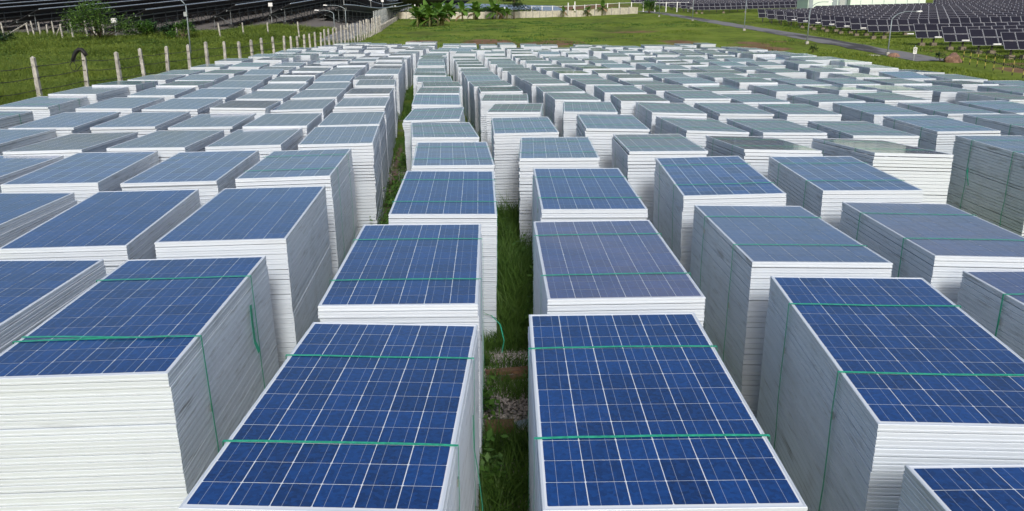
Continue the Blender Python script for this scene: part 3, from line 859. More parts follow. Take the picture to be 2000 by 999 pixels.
ME_SEAL = MB().box((0, 0, 0), (.006, .022, .040)).mesh('strap_seal', [M_clip])
LEFT_STRAPPED = {(-2, 1), (-1, 1), (-1, 2), (-1, 3), (-1, 4), (-1, 5), (-1, 6), (-1, 7), (-1, 8), (-2, 3)}
for si, (x, y, zt, a, tx, ty, fl, dp) in enumerate(rows):
    fl, dp = int(fl), int(dp)
    rs = random.Random(si * 13 + 5)
    zg = g(x, y) + .012
    h = zt - zg
    root = empty('panel_stack')
    if y > 17: tx += rs.gauss(0, .009); ty += rs.gauss(0, .006)
    Mt = Matrix.Rotation(a, 4, 'Z') @ Matrix.Rotation(tx, 4, 'X') @ Matrix.Rotation(ty, 4, 'Y')
    root.matrix_world = Matrix.Translation((x, y, zt)) @ Mt @ Matrix.Translation((0, 0, -h))
    outer = x < -8.2 and fl < -5
    strapped = fl > 0 or (fl, dp) in LEFT_STRAPPED or (outer and rs.random() < .75) or (fl == -1)
    dust_sheen = .02 + .03 * rs.random()
    if fl >= 1 and y > 5: dust_sheen += .05 + .09 * rs.random()
    if (fl, dp) in ((1, 2), (3, 2), (2, 3), (3, 1)): dust_sheen += .26
    if (fl, dp) in ((1, 1), (2, 1), (-1, 1), (-2, 1), (-3, 1)): dust_sheen = .012
    if fl < 0 and y > 9: dust_sheen += .10 + min(.10, (y - 9) * .03)  # sky reflection on the left block's tops, painted as a paler film
    side = 'left' if fl < 0 else 'right'
    f_ = ORD[abs(fl)]
    lab = '%s panel stack, %s from the front in %s file %s of grassy aisle' % ('green-strapped' if strapped else 'unstrapped', ORD[dp], f_, side)
    special = {(2, 1): 'blue panel stack cut off at the bottom right corner of photo', (1, 1): 'big clean blue strapped stack nearest the camera right of grassy aisle',
               (-1, 1): 'big blue strapped stack nearest the camera left of grassy aisle', (2, 2): 'large near blue stack with stained left side, second file right of aisle',
               (-2, 1): 'tall near stack with ridged white front and loose strap tail on top', (3, 1): 'purplish panel stack cut off by the right edge, third file right',
               (-3, 1): 'unstrapped blue panel stack cut off by the left edge beside tall ridged stack'}
    tag(root, special.get((fl, dp), lab), 'panel stack', 'stacks of used solar panels stored in the yard')
    tint = (dust_sheen, min(1, rs.random() ** 2 + (.6 if (fl, dp) in ((1, 2), (3, 2), (3, 1)) else .25 if fl < 0 else 0)), 0, 1)  # second channel: hue of the painted cloud and sky reflection
    n = max(6, int(h / .0406))
    th = h / n
    sh = (0, 0, 0)
    split = rs.choice((1, 2, 2, 3, 4)) if rs.random() < .55 else 0
    shift = (rs.uniform(-.008, .008), -rs.uniform(.004, .026))
    top = bpy.data.objects.new('solar_panel', ME_TOP_NEAR if y < CELL_Y else ME_TOP_FAR)
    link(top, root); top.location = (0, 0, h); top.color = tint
    if y < CELL_Y:
        for i in range(6):
            for j in range(12):
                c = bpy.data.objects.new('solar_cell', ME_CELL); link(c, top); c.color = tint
                c.location = ((i - 2.5) * PITX + rs.uniform(-.0006, .0006), (j - 5.5) * PITY + rs.uniform(-.0006, .0006), -.0012)
    if y < NEAR_Y:
        ox = oy = 0
        for k in range(n - 1):
            if rs.random() < .12: ox, oy = rs.uniform(-.0035, .0035), rs.uniform(-.004, .004)
            e = bpy.data.objects.new('solar_panel', ME_EDGE); link(e, root)
            inner = split and k >= n - split
            e.location = (ox + rs.uniform(-.0007, .0007) - (0 if inner else shift[0] if split else 0), oy + rs.uniform(-.0008, .0008) - (0 if inner else shift[1] if split else 0), k * th)
            e.scale = (1, 1, th / TH * rs.choice((.90, .95, .97, .99, 1.0, 1.0)))
            e.rotation_euler = (0, 0, rs.uniform(-.0007, .0007))
    else:
        lo = bpy.data.objects.new('lower_panels', ME_LOW[rs.randrange(7)]); link(lo, root)
        lo.scale = (1, 1, h - th); lo['kind'] = 'stuff'
        if rs.random() < .5: lo.location = (rs.uniform(-.015, .015), rs.uniform(0, .02), 0)
    if strapped:
        va = rs.randrange(6); wid = .031 if False else 1.0
        for q in (0, 1):
            s = bpy.data.objects.new('strap', ME_STRAP[va][q]); link(s, root)
            s.location = (0, rs.uniform(-.03, .03), h)
            if y < 9:      # crimped metal seal on the band
                sx_ = rs.choice((-1, 1)); c = bpy.data.objects.new('strap_seal', ME_SEAL); link(c, root)
                c.location = (sx_ * (PX / 2 + .0115), s.location.y + (.49 if q == 0 else -.49), h - rs.uniform(.12, .5)); c.rotation_euler = (0, 0, rs.uniform(-.05, .05))
            s.scale = (1.0 + (.010 if split else .006), 1.0, h / 1.3)
    stack_at[(fl, dp)] = (root, h)

# thin timber spacers showing between the layers of one stack
root, h = stack_at[(3, 2)]
o = MB().box((0, 0, 0), (.30, .05, .014)).build('wooden_spacer', M_wood, root); o.location = (-PX / 2 + .14, -PY / 2 + .012, h - .56)
o = MB().box((0, 0, 0), (.05, .62, .014)).build('wooden_spacer', M_wood, root); o.location = (-PX / 2 + .012, -PY / 2 + .46, h - .53); o.rotation_euler = (-.06, 0, 0)
# loose strap ends seen in the photograph
def tail(key, pts, wdt=.016, nrm=(0, 0, 1)):
    root, h = stack_at[key]
    ribbon('strap_tail', [(p[0], p[1], p[2] + h) for p in pts], wdt, root, nrm)
hx = PX / 2
tail((-2, 1), [(-.49, -.455, .006), (-.25, -.475, .009), (0, -.50, .008), (.22, -.515, .006), (.34, -.52, .012)], .017)
tail((-2, 1), [(hx + .018, .42, -.17), (hx + .022, .40, -.30), (hx + .03, .38, -.42), (hx + .045, .40, -.50)], .045, (1, 0, 0))
tail((-1, 1), [(hx + .02, .30, -.25), (hx + .03, .22, -.40), (hx + .06, .14, -.52), (hx + .085, .04, -.63), (hx + .09, -.02, -.70)], .026, (1, 0, .2))
tail((-1, 2), [(hx + .03, -.50, -.25), (hx + .08, -.55, -.24), (hx + .14, -.62, -.28), (hx + .165, -.66, -.38), (hx + .15, -.68, -.46)], .016, (.6, 0, .8))
tail((-1, 1), [(hx + .02, -.49, -.40), (hx + .03, -.52, -.55), (hx + .04, -.55, -.70)], .022, (1, 0, 0))
tail((6, 1), [(-hx - .02, .45, -.45), (-hx - .06, .40, -.38), (-hx - .12, .30, -.40), (-hx - .14, .22, -.52), (-hx - .13, .20, -.60)], .016, (-.8, 0, .6))
for key in [(5, 2), (7, 3), (8, 4), (8, 6), (10, 5), (3, 8), (5, 4), (6, 6), (4, 9), (-8, 4), (-7, 9), (-8, 6), (-8, 9)]:
    if key in stack_at:
        rs = random.Random(key[0] * 31 + key[1]); y0 = rs.uniform(.1, .7); z0 = .012
        tail(key, [(-.45, y0, z0), (-.2, y0 - .02, z0 + .012), (.1, y0 + .03, z0 + .02), (.35, y0 - .01, z0 + .012), (.45, y0 - .03, z0)], .05)

# ------------------------------------------------------------------ things lying in the aisles
def lying(name, label, cat, c, d, rz, mat, group=None, rx=0.0):
    mb = MB(); rs = random.Random(int(c[0] * 977 + c[1] * 131))
    mb.box((0, 0, d[2] / 2), d)
    mb.v = [(x + rs.uniform(-.006, .006), y + rs.uniform(-.006, .006), z + (rs.uniform(-.004, .004) if z > .001 else 0)) for x, y, z in mb.v]
    o = mb.build(name, mat); o.location = (c[0], c[1], g(c[0], c[1]) + .012 + (c[2] if len(c) > 2 else 0)); o.rotation_euler = (rx, 0, rz)
    tag(o, label, cat, group); return o
lying('wooden_plank', 'brown plank lying across the gravel just behind the grassy clump', 'plank', (-.02, 6.72), (.42, .085, .03), .16, M_wood)
lying('wooden_plank', 'narrower brown plank lying against the front of the longer plank', 'plank', (.05, 6.58, .01), (.30, .05, .025), .28, M_wood)
lying('wooden_block', 'short square-cut brown wooden block on the gravel nearest the camera', 'block', (-.09, 5.66), (.22, .12, .06), .05, M_wood)
lying('slate_chip', 'flat dark grey stone chip beside the short wooden block', 'stone', (.09, 5.74), (.13, .07, .025), .5, M_grey)
for i in range(34):
    if i % 7 in (3, 6): continue
    yb = 11.6 + i * .245
    xb_ = -1.88 - .098 * (yb - 11.8) + rng.uniform(-.02, .02)
    lying('edging_brick', 'reddish brick in the edging line on the floor of the narrow left aisle', 'brick', (xb_, yb), (.10, .215, .07), rng.uniform(-.14, .14) + .08, M_brick, 'edging bricks along the left aisle')

# pebbles
def pebbles(n, x0, x1, y0, y1, s0, s1, seed):
    rs = np.random.RandomState(seed); x = rs.uniform(x0, x1, n); y = rs.uniform(y0, y1, n); s = rs.uniform(s0, s1, n)
    base = np.array([(1, 0, 0), (0, 1, 0), (-1, 0, 0), (0, -1, 0), (0, 0, .7), (0, 0, -.7)])
    Vp = (base[None] * (s[:, None, None] * rs.uniform(.6, 1.3, (n, 6, 1)))) + np.stack([x, y, G(x, y) + s * .3], -1)[:, None, :]
    tri = np.array([(0, 1, 4), (1, 2, 4), (2, 3, 4), (3, 0, 4), (1, 0, 5), (2, 1, 5), (3, 2, 5), (0, 3, 5)])
    Fp = (tri[None] + (np.arange(n) * 6)[:, None, None]).reshape(-1, 3)
    return Vp.reshape(-1, 3), Fp
P1 = pebbles(6000, -.35, .35, 4.6, 7.6, .007, .02, 5); P2 = pebbles(6500, -2.6, -1.35, 9.5, 20, .008, .022, 6)
Vp = np.concatenate([P1[0], P2[0]]); Fp = np.concatenate([P1[1], P2[1] + len(P1[0])])
o = link(bpy.data.objects.new('gravel', np_mesh('gravel', Vp, Fp, M_peb))); tag(o, 'pale grey gravel scattered on the aisle floors between the stacks', 'gravel', kind='stuff')

# ------------------------------------------------------------------ grass and weeds
def blades(x, y, hgt, wid, lean, rs, z=None):
    n = len(x); z = G(x, y) if z is None else z
    th = rs.uniform(0, 2 * np.pi, n); ld = rs.uniform(0, 2 * np.pi, n); ln = lean * rs.uniform(.2, 1, n)
    bx, by = np.cos(th) * wid / 2, np.sin(th) * wid / 2
    o = np.stack([x, y, z - .02], -1)
    def lev(t, wf):
        c = o + np.stack([np.cos(ld) * ln * hgt * t * t, np.sin(ld) * ln * hgt * t * t, hgt * (t - .25 * ln * t * t)], -1)
        b = np.stack([bx * wf, by * wf, np.zeros(n)], -1); return c - b, c + b
    a0, a1 = lev(0, .7); b0, b1 = lev(.5, 1.0); c0, _ = lev(1.0, 0.0)
    Vg = np.stack([a0, a1, b0, b1, c0], 1).reshape(-1, 3)
    tri = np.array([(0, 1, 3), (0, 3, 2), (2, 3, 4)])
    return Vg, (tri[None] + (np.arange(n) * 5)[:, None, None]).reshape(-1, 3)
def stuff(name, parts, mat, label, cat):
    Vs, Fs, k = [], [], 0
    for v_, f_ in parts: Vs.append(v_); Fs.append(f_ + k); k += len(v_)
    o = link(bpy.data.objects.new(name, np_mesh(name, np.concatenate(Vs), np.concatenate(Fs), mat)))
    return tag(o, label, cat, kind='stuff')
SX = np.array([r[0] for r in rows]); SY = np.array([r[1] for r in rows])
def free_of_stacks(x, y):
    k = np.ones(len(x), bool)
    for r in rows:
        ca_, sa_ = math.cos(r[3]), math.sin(r[3]); dx, dy = x - r[0], y - r[1]
        k &= ~((np.abs(dx * ca_ + dy * sa_) < .50) & (np.abs(-dx * sa_ + dy * ca_) < .99))
    return k
rs = np.random.RandomState(4)
parts = []
def aisle(n, x0, x1, y0, y1, h0, h1, seed, thr=.42, wd=.008):
    r_ = np.random.RandomState(seed); x = r_.uniform(x0, x1, n); y = r_.uniform(y0, y1, n)
    k = free_of_stacks(x, y) & (fbm(x, y, .5, seed, 3) > thr); x, y = x[k], y[k]
    hh = r_.uniform(h0, h1, len(x)) * (.55 + .9 * fbm(x, y, .7, seed + 7, 2))
    parts.append(blades(x, y, hh, r_.uniform(.5, 1.4, len(x)) * wd, .8, r_))
aisle(10000, -.32, .36, 7.4, 12.0, .22, .55, 1, .25, .009)
aisle(3500, -.32, .36, 6.8, 7.5, .10, .30, 12, .38, .008)
aisle(5200, -.32, .36, 5.2, 7.4, .05, .22, 2, .46, .007)
aisle(8000, -.34, .36, 2.0, 5.4, .14, .42, 3, .30, .008)
aisle(6000, -1.9, -1.15, 8.4, 12, .12, .38, 5, .42, .010)
aisle(16000, -2.8, -1.2, 12, 24, .08, .28, 16, .46, .010)
aisle(22000, -4.2, -1.6, 24, 46, .10, .35, 6, .42, .014)
aisle(22000, -1.2, 2.6, 12, 46, .15, .45, 26, .35, .014)
aisle(14000, -12, 13, 2, 20, .08, .3, 8, .5, .010)
stuff('aisle_grass', parts, M_grassA, 'long green grass growing in the gaps between the panel stacks', 'grass')
# broad leaf weeds by the aisle
def leafclumps(n, x, y, z, size, rs):
    th = rs.uniform(0, 2 * np.pi, n); el = rs.uniform(-.5, .9, n); s = size * rs.uniform(.5, 1.3, n)
    d = np.stack([np.cos(th) * np.cos(el), np.sin(th) * np.cos(el), np.sin(el)], -1); u = np.stack([-np.sin(th), np.cos(th), rs.uniform(-.4, .4, n)], -1)
    c = np.stack([x, y, z], -1)
    Vl = np.stack([c, c + (d * .5 + u * .30) * s[:, None], c + d * s[:, None], c + (d * .5 - u * .30) * s[:, None]], 1).reshape(-1, 3)
    Fl = (np.array([(0, 1, 2), (0, 2, 3)])[None] + (np.arange(n) * 4)[:, None, None]).reshape(-1, 3)
    return Vl, Fl
parts = []
for (cx, cy, n, r_) in ((-1.6, 10.7, 900, .24), (-1.65, 11.5, 900, .24), (-1.5, 9.8, 500, .22), (.14, 9.6, 420, .13), (.18, 8.3, 300, .10), (-.12, 10.6, 300, .10), (-.16, 4.75, 260, .10), (.15, 7.5, 200, .08), (-1.78, 12.4, 800, .2), (-1.9, 13.4, 600, .2), (-2.0, 14.6, 500, .2), (-2.2, 17, 500, .2), (-2.5, 20, 400, .2), (.2, 6.35, 120, .07), (-.2, 5.9, 120, .07)):
    rr = np.random.RandomState(int(cy * 10)); q = rr.normal(0, 1, (n, 3)); xx = cx + q[:, 0] * r_ * .5; yy = cy + q[:, 1] * r_ * .9
    zz = G(xx, yy) + np.abs(q[:, 2]) * .16 + .03
    parts.append(leafclumps(n, xx, yy, zz, .06, rr))
stuff('aisle_weeds', parts, M_shrub, 'broad leaved weeds growing in the left aisle beside the bricks', 'weeds')

# tall weeds on the bank left of the fence
n = 520000; r_ = np.random.RandomState(17)
y = 10 + (90 - 10) * r_.rand(n) ** .8; x = -11.8 - r_.rand(n) * (y * .68 - 10.5).clip(2, 60)
keep = (x < np.interp(y, [10, 22, 48, 80, 105], [-12.4, -12.3, -12.0, -14.5, -17.0])) & (np.abs(x - np.interp(y, yl, llx) - 1.3) > 1.4 * (y > 72))
lim = np.interp(x, [-60, -36, -24, -18], [80, 80, 92, 100]); keep &= y < lim
x, y = x[keep], y[keep]; dn = fbm(x, y, 3.2, 51, 4)
hh = (.08 + .85 * np.clip(dn * 1.9 - .62, 0, 1)) * r_.uniform(.5, 1.25, len(x)); wd = np.clip(y * .00055, .010, .045) * r_.uniform(.5, 1.2, len(x))
parts = [blades(x, y, hh, wd, .9, r_)]
k = r_.rand(len(x)) < .40 * ss(.42, .6, fbm(x, y, 6.0, 88, 3)); xx, yy = x[k] + r_.normal(0, .1, k.sum()), y[k] + r_.normal(0, .1, k.sum())
parts.append(leafclumps(k.sum(), xx, yy, G(xx, yy) + hh[k] * r_.uniform(.3, 1.0, k.sum()), np.clip(yy * .0019, .035, .14), r_))
stuff('bank_weeds', parts, M_weed, 'thick green weeds and grass on the bank left of the post fence', 'weeds')
# short turf on the field behind and to the right
n = 240000; r_ = np.random.RandomState(23)
y = 44 + 130 * r_.rand(n) ** .75; x = r_.uniform(-.24, .64, n) * y
keep = ~((x > 26.2) & (x < 30.2)) & (x > np.interp(y, [44, 104, 157], [-12.5, -15.6, -20.5])) & ~((y < 57) & (x > -12.5) & (x < 15.2))
keep &= ~((y > np.interp(x, [-21, 0, 9, 24, 26], [156, 160, 168, 160, 160])) & (x < 26))
x, y = x[keep], y[keep]
dn = fbm(x, y, 5.0, 71, 4)
keep = (dn > .52) | (r_.rand(len(x)) < .12); x, y, dn = x[keep], y[keep], dn[keep]
hh = (.03 + .42 * np.clip(dn - .50, 0, 1)) * r_.uniform(.5, 1.3, len(x)); hh *= np.where((x > 14) & (y < 62), 1.7, 1.0)
parts = [blades(x, y, hh, np.clip(y * .0007, .02, .08) * r_.uniform(.6, 1.3, len(x)), .9, r_)]
n = 60000; y = r_.uniform(16, 62, n); x = np.interp(y, [16, 22, 30, 45, 62], [13.8, 14.6, 15.0, 15.2, 15.0]) + r_.rand(n) ** 1.5 * 11
keep = x < np.interp(y, [40, 55, 57], [23.5, 27.5, 26.2]); x, y = x[keep], y[keep]
parts.append(blades(x, y, (.08 + .3 * fbm(x, y, 2.0, 77, 3)) * r_.uniform(.5, 1.2, len(x)), r_.uniform(.02, .06, len(x)), .9, r_))
n = 60000; y = r_.uniform(40, 130, n); x = 31 + r_.rand(n) * (y * .7 - 24).clip(4, 70)
parts.append(blades(x, y, (.06 + .3 * np.clip(fbm(x, y, 3.0, 79, 3) - .3, 0, 1)) * r_.uniform(.5, 1.2, len(x)), r_.uniform(.04, .1, len(x)), .9, r_))
stuff('field_turf', parts, M_turf, 'short green turf of the open field behind the stacks', 'grass')

# darker tussocks scattered over the field
n = 1500; cx_t = rng.uniform(-.2, .5, n); cy_t = 50 + 108 * rng.rand(n) ** .8; cx_t = cx_t * cy_t
kk = (fbm(cx_t, cy_t, 14.0, 91, 3) > .52) & ~((cx_t > 26) & (cx_t < 30.5)) & (cx_t > -.12 * cy_t - 3) & ~((cy_t < 57) & (cx_t > -12.5) & (cx_t < 15.2)) & (cy_t < 156)
cx_t, cy_t = cx_t[kk], cy_t[kk]; rep_ = 26
xx = (cx_t[:, None] + rng.normal(0, .45, (len(cx_t), rep_))).ravel(); yy = (cy_t[:, None] + rng.normal(0, .30, (len(cx_t), rep_))).ravel()
stuff('field_tussocks', [blades(xx, yy, rng.uniform(.08, .24, len(xx)), np.clip(yy * .0009, .03, .1), .9, rng)], M_grassA, 'darker tussocks of coarse grass dotted over the open field', 'grass')
# dark leafy clumps in the bank weeds
n = 420; cy_t = 14 + 70 * rng.rand(n); cx_t = -13.5 - rng.rand(n) * (cy_t * .62 - 8).clip(1, 50)
kk = (fbm(cx_t, cy_t, 5.0, 93, 3) > .50) & (cx_t < np.interp(cy_t, [10, 48, 80, 105], [-13.2, -13.0, -19, -22])) & (cy_t < 78)
cx_t, cy_t = cx_t[kk], cy_t[kk]; rep_ = 70
xx = (cx_t[:, None] + rng.normal(0, .35, (len(cx_t), rep_))).ravel(); yy = (cy_t[:, None] + rng.normal(0, .35, (len(cx_t), rep_))).ravel()
stuff('bank_bushes', [leafclumps(len(xx), xx, yy, G(xx, yy) + np.abs(rng.normal(0, .28, len(xx))) + .05, np.clip(yy * .0020, .05, .13), rng)], M_grassA, 'darker leafy growth among the weeds on the left bank', 'weeds')

# ------------------------------------------------------------------ fences
def fence_post(parent, x, y, h, lean=0.0, wdt=.13, cap=True):
    mb = MB(); z0 = -.05
    mb.box((0, 0, (h + z0) / 2), (wdt, wdt, h - z0), taper=.86)
    mb.v[4:] = mb.v[4:]
    t = wdt * .86 / 2
    k = len(mb.v)
    for q in ((-t, -t), (t, -t), (t, t), (-t, t)): mb.v.append((q[0], q[1], h + .002))
    mb.v.append((0, 0, h + .05))
    for j in range(4): mb.f.append((k + j, k + (j + 1) % 4, k + 4)); mb.m.append(0)
    o = mb.build('post', M_conc, parent); o.location = (x, y, g(x, y)); o.rotation_euler = (random.uniform(-.04, .04), lean, random.uniform(-.2, .2))
    return o
fx = [25.2, 28.4, 30.6, 32.3, 34.0, 36.0, 37.8, 39.7, 41.5, 43.2, 44.8]
fy_all = [18.6, 20.8, 23.0] + fx
while fy_all[-1] < 104: fy_all.append(fy_all[-1] + 1.95 + random.uniform(-.1, .1))
fposts = [(float(np.interp(yy, [18, 25, 28.4, 30.6, 34, 41.5, 48, 80, 105], [-14.4, -14.2, -14.4, -14.25, -13.9, -13.3, -13.0, -14.4, -16.1])), yy) for yy in fy_all]
fence = empty('post_fence', (0, 0, 0)); tag(fence, 'weathered concrete post and wire fence along the left side of the yard', 'fence')
tops = []
for i, (xx, yy) in enumerate(fposts):
    hh = 1.78 + random.uniform(-.08, .08); ln = random.uniform(-.045, .045)
    fence_post(fence, xx, yy, hh, ln); tops.append((xx, yy, hh, ln))
for frac in (.28, .48, .68, .86):
    mb = MB()
    for (a, b) in zip(tops[:-1], tops[1:]):
        za, zb = g(a[0], a[1]) + a[2] * frac, g(b[0], b[1]) + b[2] * frac
        mid = ((a[0] + b[0]) / 2, (a[1] + b[1]) / 2, (za + zb) / 2 - .03)
        mb.tube([(a[0] - .07, a[1], za), (mid[0] - .07, mid[1], mid[2]), (b[0] - .07, b[1], zb)], .010, 4)
        for t in np.linspace(.08, .92, 9):      # barbs
            q = Vector((a[0] - .07, a[1], za)).lerp(Vector((b[0] - .07, b[1], zb)), float(t)); q.z -= .12 * t * (1 - t)
            mb.tube([q + Vector((-.01, .01, -.025)), q + Vector((.01, -.01, .025))], .004, 3)
    mb.build('barbed_wire', M_wire, fence)
for i, (a, b) in enumerate(zip(tops[:1], tops[1:2])): pass
# wire ties round the near posts
mb = MB()
for (xx, yy, hh, ln) in tops[:22]:
    for frac in (.28, .48, .68, .86):
        mb.box((xx, yy, g(xx, yy) + hh * frac), (.128, .128, .016))
t_ = mb.build('wire_tie', M_wire, fence); t_['kind'] = 'stuff'
# black rubber strip hung over the second visible post
i2 = fy_all.index(28.4); xx, yy, hh, ln = tops[i2]
hose = empty('rubber_strip', (xx, yy, g(xx, yy) + hh)); tag(hose, 'black rubber strip draped over a concrete fence post with a dangling loop', 'rubber strip')
ribbon('strip', [(.17, -.06, -.12), (.13, -.07, -.02), (.05, -.06, .075), (-.05, -.06, .085), (-.16, -.06, .01), (-.24, -.07, -.12), (-.30, -.08, -.30)], .14, hose, (0, -1, 0.001), M_black).scale = (1, 1, 1)
mb = MB(); mb.tube([(.17, -.08, -.12), (.13, -.09, -.02), (.05, -.09, .08), (-.05, -.09, .09), (-.16, -.09, .01), (-.24, -.09, -.12), (-.30, -.09, -.30)], [.05, .06, .06, .06, .055, .05, .045], 6); mb.build('roll', M_black, hose, True)
mb = MB(); mb.tube([(-.30, -.09, -.28), (-.42, -.09, -.42), (-.36, -.09, -.58), (-.22, -.09, -.62), (-.10, -.09, -.50), (0, -.09, -.42)], .014, 5)
mb.tube([(-.28, -.09, -.30), (-.20, -.09, -.44), (-.24, -.09, -.58)], .010, 5); mb.build('loop', M_black, hose)

# pale stakes and braces at the foot of the left array
pts = [(-46.6, 78.3), (-44.3, 78.3), (-43.4, 77.6), (-42.6, 77.2), (-42.0, 77.2), (-41.2, 76.9), (-40.4, 76.7), (-39.6, 77), (-38.4, 77.2), (-37.9, 77.6), (-37.2, 77.9),
       (-33.4, 76.5), (-30.4, 77.5), (-29.6, 78.2), (-26.1, 76.4), (-24.2, 77.0), (-22.2, 77.8), (-19.3, 77.4)]
f2 = empty('stake_fence'); tag(f2, 'broken row of pale concrete stakes on the bank below the dark array', 'fence')
for (xx, yy) in pts: fence_post(f2, xx, yy, 1.35 + random.uniform(-.15, .2), random.uniform(-.12, .05), .12)
for (a, b) in ((0, 1), (5, 6), (9, 10)):
    p0, p1 = pts[a], pts[b]
    mb = MB(); mb.tube([(p0[0], p0[1], g(*p0) + .1), (p1[0], p1[1], g(*p1) + 1.3)], .06, 4); mb.build('brace', M_conc, f2)

# ------------------------------------------------------------------ retaining wall at the end of the field
def wall(ptsw, h, label, step=1.75, t=.18, mat=M_concl):
    root = empty('concrete_wall'); tag(root, label, 'wall')
    dense = []
    for a, b in zip(ptsw[:-1], ptsw[1:]):
        n = max(1, round(math.dist(a, b) / step))
        for i in range(n):
            p0 = Vector((a[0] + (b[0] - a[0]) * i / n, a[1] + (b[1] - a[1]) * i / n)); p1 = Vector((a[0] + (b[0] - a[0]) * (i + 1) / n, a[1] + (b[1] - a[1]) * (i + 1) / n))
            dense.append((p0, p1))
    for p0, p1 in dense:
        c = (p0 + p1) / 2; L = (p1 - p0).length; an = math.atan2(p1.y - p0.y, p1.x - p0.x)
        mb = MB(); mb.box((0, 0, h / 2 - .15), (L - .16, t, h + .3)); o = mb.build('wall_panel', mat, root); o.location = (c.x, c.y, g(c.x, c.y) + random.uniform(-.03, .03)); o.rotation_euler = (0, 0, an)
        mb = MB(); mb.box((0, 0, h / 2 - .1), (.2, t + .1, h + .36)); o = mb.build('pillar', M_conc, root); o.location = (p0.x, p0.y, g(p0.x, p0.y)); o.rotation_euler = (0, 0, an)
    return root
wall([(-16.1, 103.5), (-18.1, 126), (-20.9, 157)], .6, 'low grey concrete wall receding along the left side of the field', 2.6, .18, plain('stained_concrete', (.20, .19, .155), .9, .4, 2, 0, .3))
wall([(-20.9, 157.2), (-13, 157.4), (0, 160.5), (9.1, 168.5), (16, 166), (23.6, 161)], 1.2, 'pale low concrete panel wall along the far end of the field', 1.75)
# white posts with top rail on the bank beyond the wall
rf = empty('rail_fence'); tag(rf, 'pale post and rail fence standing beyond the far wall', 'fence')
prev = None
for i in range(15):
    xx = 4 + i * 2.2; yy = 176 + 3.0 * math.sin(i * .5) - max(0, i - 8) * 1.3
    mb = MB(); mb.box((0, 0, .9), (.16, .16, 2.0)); o = mb.build('post', M_white, rf); o.location = (xx, yy, g(xx, yy))
    top_ = (xx, yy, g(xx, yy) + 1.75)
    if prev:
        mb = MB(); mb.tube([prev, top_], .05, 4); mb.build('rail', M_white, rf)
    prev = top_
for pi_, (xx, yy, hh) in enumerate(((-22.5, 166, 2.2), (-18.6, 165, 2.4), (-1.5, 172, 1.8), (13.2, 181, 2.6), (11.8, 181, 2.4))):
    mb = MB(); mb.box((0, 0, hh / 2), (.2, .2, hh)); o = mb.build('concrete_post', M_white); o.location = (xx, yy, g(xx, yy))
    tag(o, 'lone pale concrete post beyond the far wall, %s' % ('leftmost above the wall corner', 'second from the wall corner', 'half hidden behind the bright banana pair', 'taller of the twin posts right of tree', 'shorter of the twin posts right of tree')[pi_], 'post', 'lone posts beyond the far wall')
# mesh fence on the bank along the receding wall
mf = empty('mesh_fence'); tag(mf, 'tall grey mesh fence along the lane above the receding wall', 'fence')
ypts = np.arange(106, 160, 3.2); prev = None
for yy in ypts:
    xx = float(np.interp(yy, [103, 126, 157, 170], [-16.8, -18.9, -21.8, -22.5]))
    mb = MB(); mb.box((0, 0, 1.15), (.09, .09, 2.4)); o = mb.build('post', M_steel, mf); o.location = (xx, float(yy), g(xx, yy))
    if prev:
        mb = MB()
        for k in range(7): mb.tube([(prev[0], prev[1], g(*prev) + .3 + k * .3), (xx, float(yy), g(xx, yy) + .3 + k * .3)], .007, 3)
        for k in range(6):
            t = (k + .5) / 6; q = (prev[0] + (xx - prev[0]) * t, prev[1] + (yy - prev[1]) * t); mb.tube([(q[0], q[1], g(*q) + .25), (q[0], q[1], g(*q) + 2.15)], .007, 3)
        mb.build('mesh_panel', M_steel, mf)
    prev = (xx, float(yy))

# ------------------------------------------------------------------ street lamps
def lamp(x, y, h, arm, label, mat=M_lampsteel, head=M_lamp, box_at=None):
    z = g(x, y); root = empty('street_lamp', (x, y, z)); tag(root, label, 'street lamp', 'street lamps round the yard')
    mb = MB(); mb.tube([(0, 0, -.1), (0, 0, h * .55), (0, 0, h * .82)], [.055, .045, .04], 8); mb.build('pole', mat, root, True)
    ax, ay = arm; mb = MB(); pts = []
    for i in range(9):
        t = i / 8; pts.append((ax * t * (.35 + .65 * t), ay * t * (.35 + .65 * t), h * .82 + h * .18 * math.sin(min(1, t * 1.25) * math.pi / 2)))
    mb.tube(pts, [  .038 - .012 * i / 8 for i in range(9)], 6); mb.build('arm', mat, root, True)
    e = Vector(pts[-1]); d = Vector((ax, ay, .12)).normalized()
    rot = d.to_track_quat('X', 'Z').to_matrix()
    mb = MB(); mb.box(e + d * .2, (.48, .16, .09), rot, taper=.8); mb.build('lamp_head', head, root)
    mb = MB(); mb.box((0, 0, .12), (.24, .24, .24)); mb.build('base', M_conc, root)
    if box_at:
        mb = MB(); mb.box((-.05, -.09, box_at), (.22, .14, .30)); mb.build('control_box', M_steel, root)
    return root
lamp(-22.9, 60.5, 4.35, (-2.2, -.3), 'tall curved street lamp with yellowish head behind the left fence', box_at=3.0)
lamp(-19.2, 92.5, 1.95, (-1.6, 0), 'short lamp post with white flood head by the left lane', head=M_white)
lamp(-18.6, 96.0, 2.6, (-2.0, 0), 'thin curved lamp post beside the short flood lamp by the lane', head=M_white)
lamp(27.1, 61.2, 3.05, (2.1, .8), 'curved street lamp nearest on the right service road verge', head=M_white)
lamp(25.5, 73.6, 3.5, (1.7, .6), 'street lamp second along the right service road verge', head=M_white)
lamp(26.2, 96.5, 4.0, (1.7, .5), 'street lamp third along the right service road verge', head=M_white)
lamp(26.3, 125, 4.4, (1.5, .5), 'street lamp fourth along the right road, in front of the tables', head=M_white)
lamp(24.5, 143, 4.6, (1.5, .5), 'farthest thin street lamp near the end of the pale wall', head=M_white)

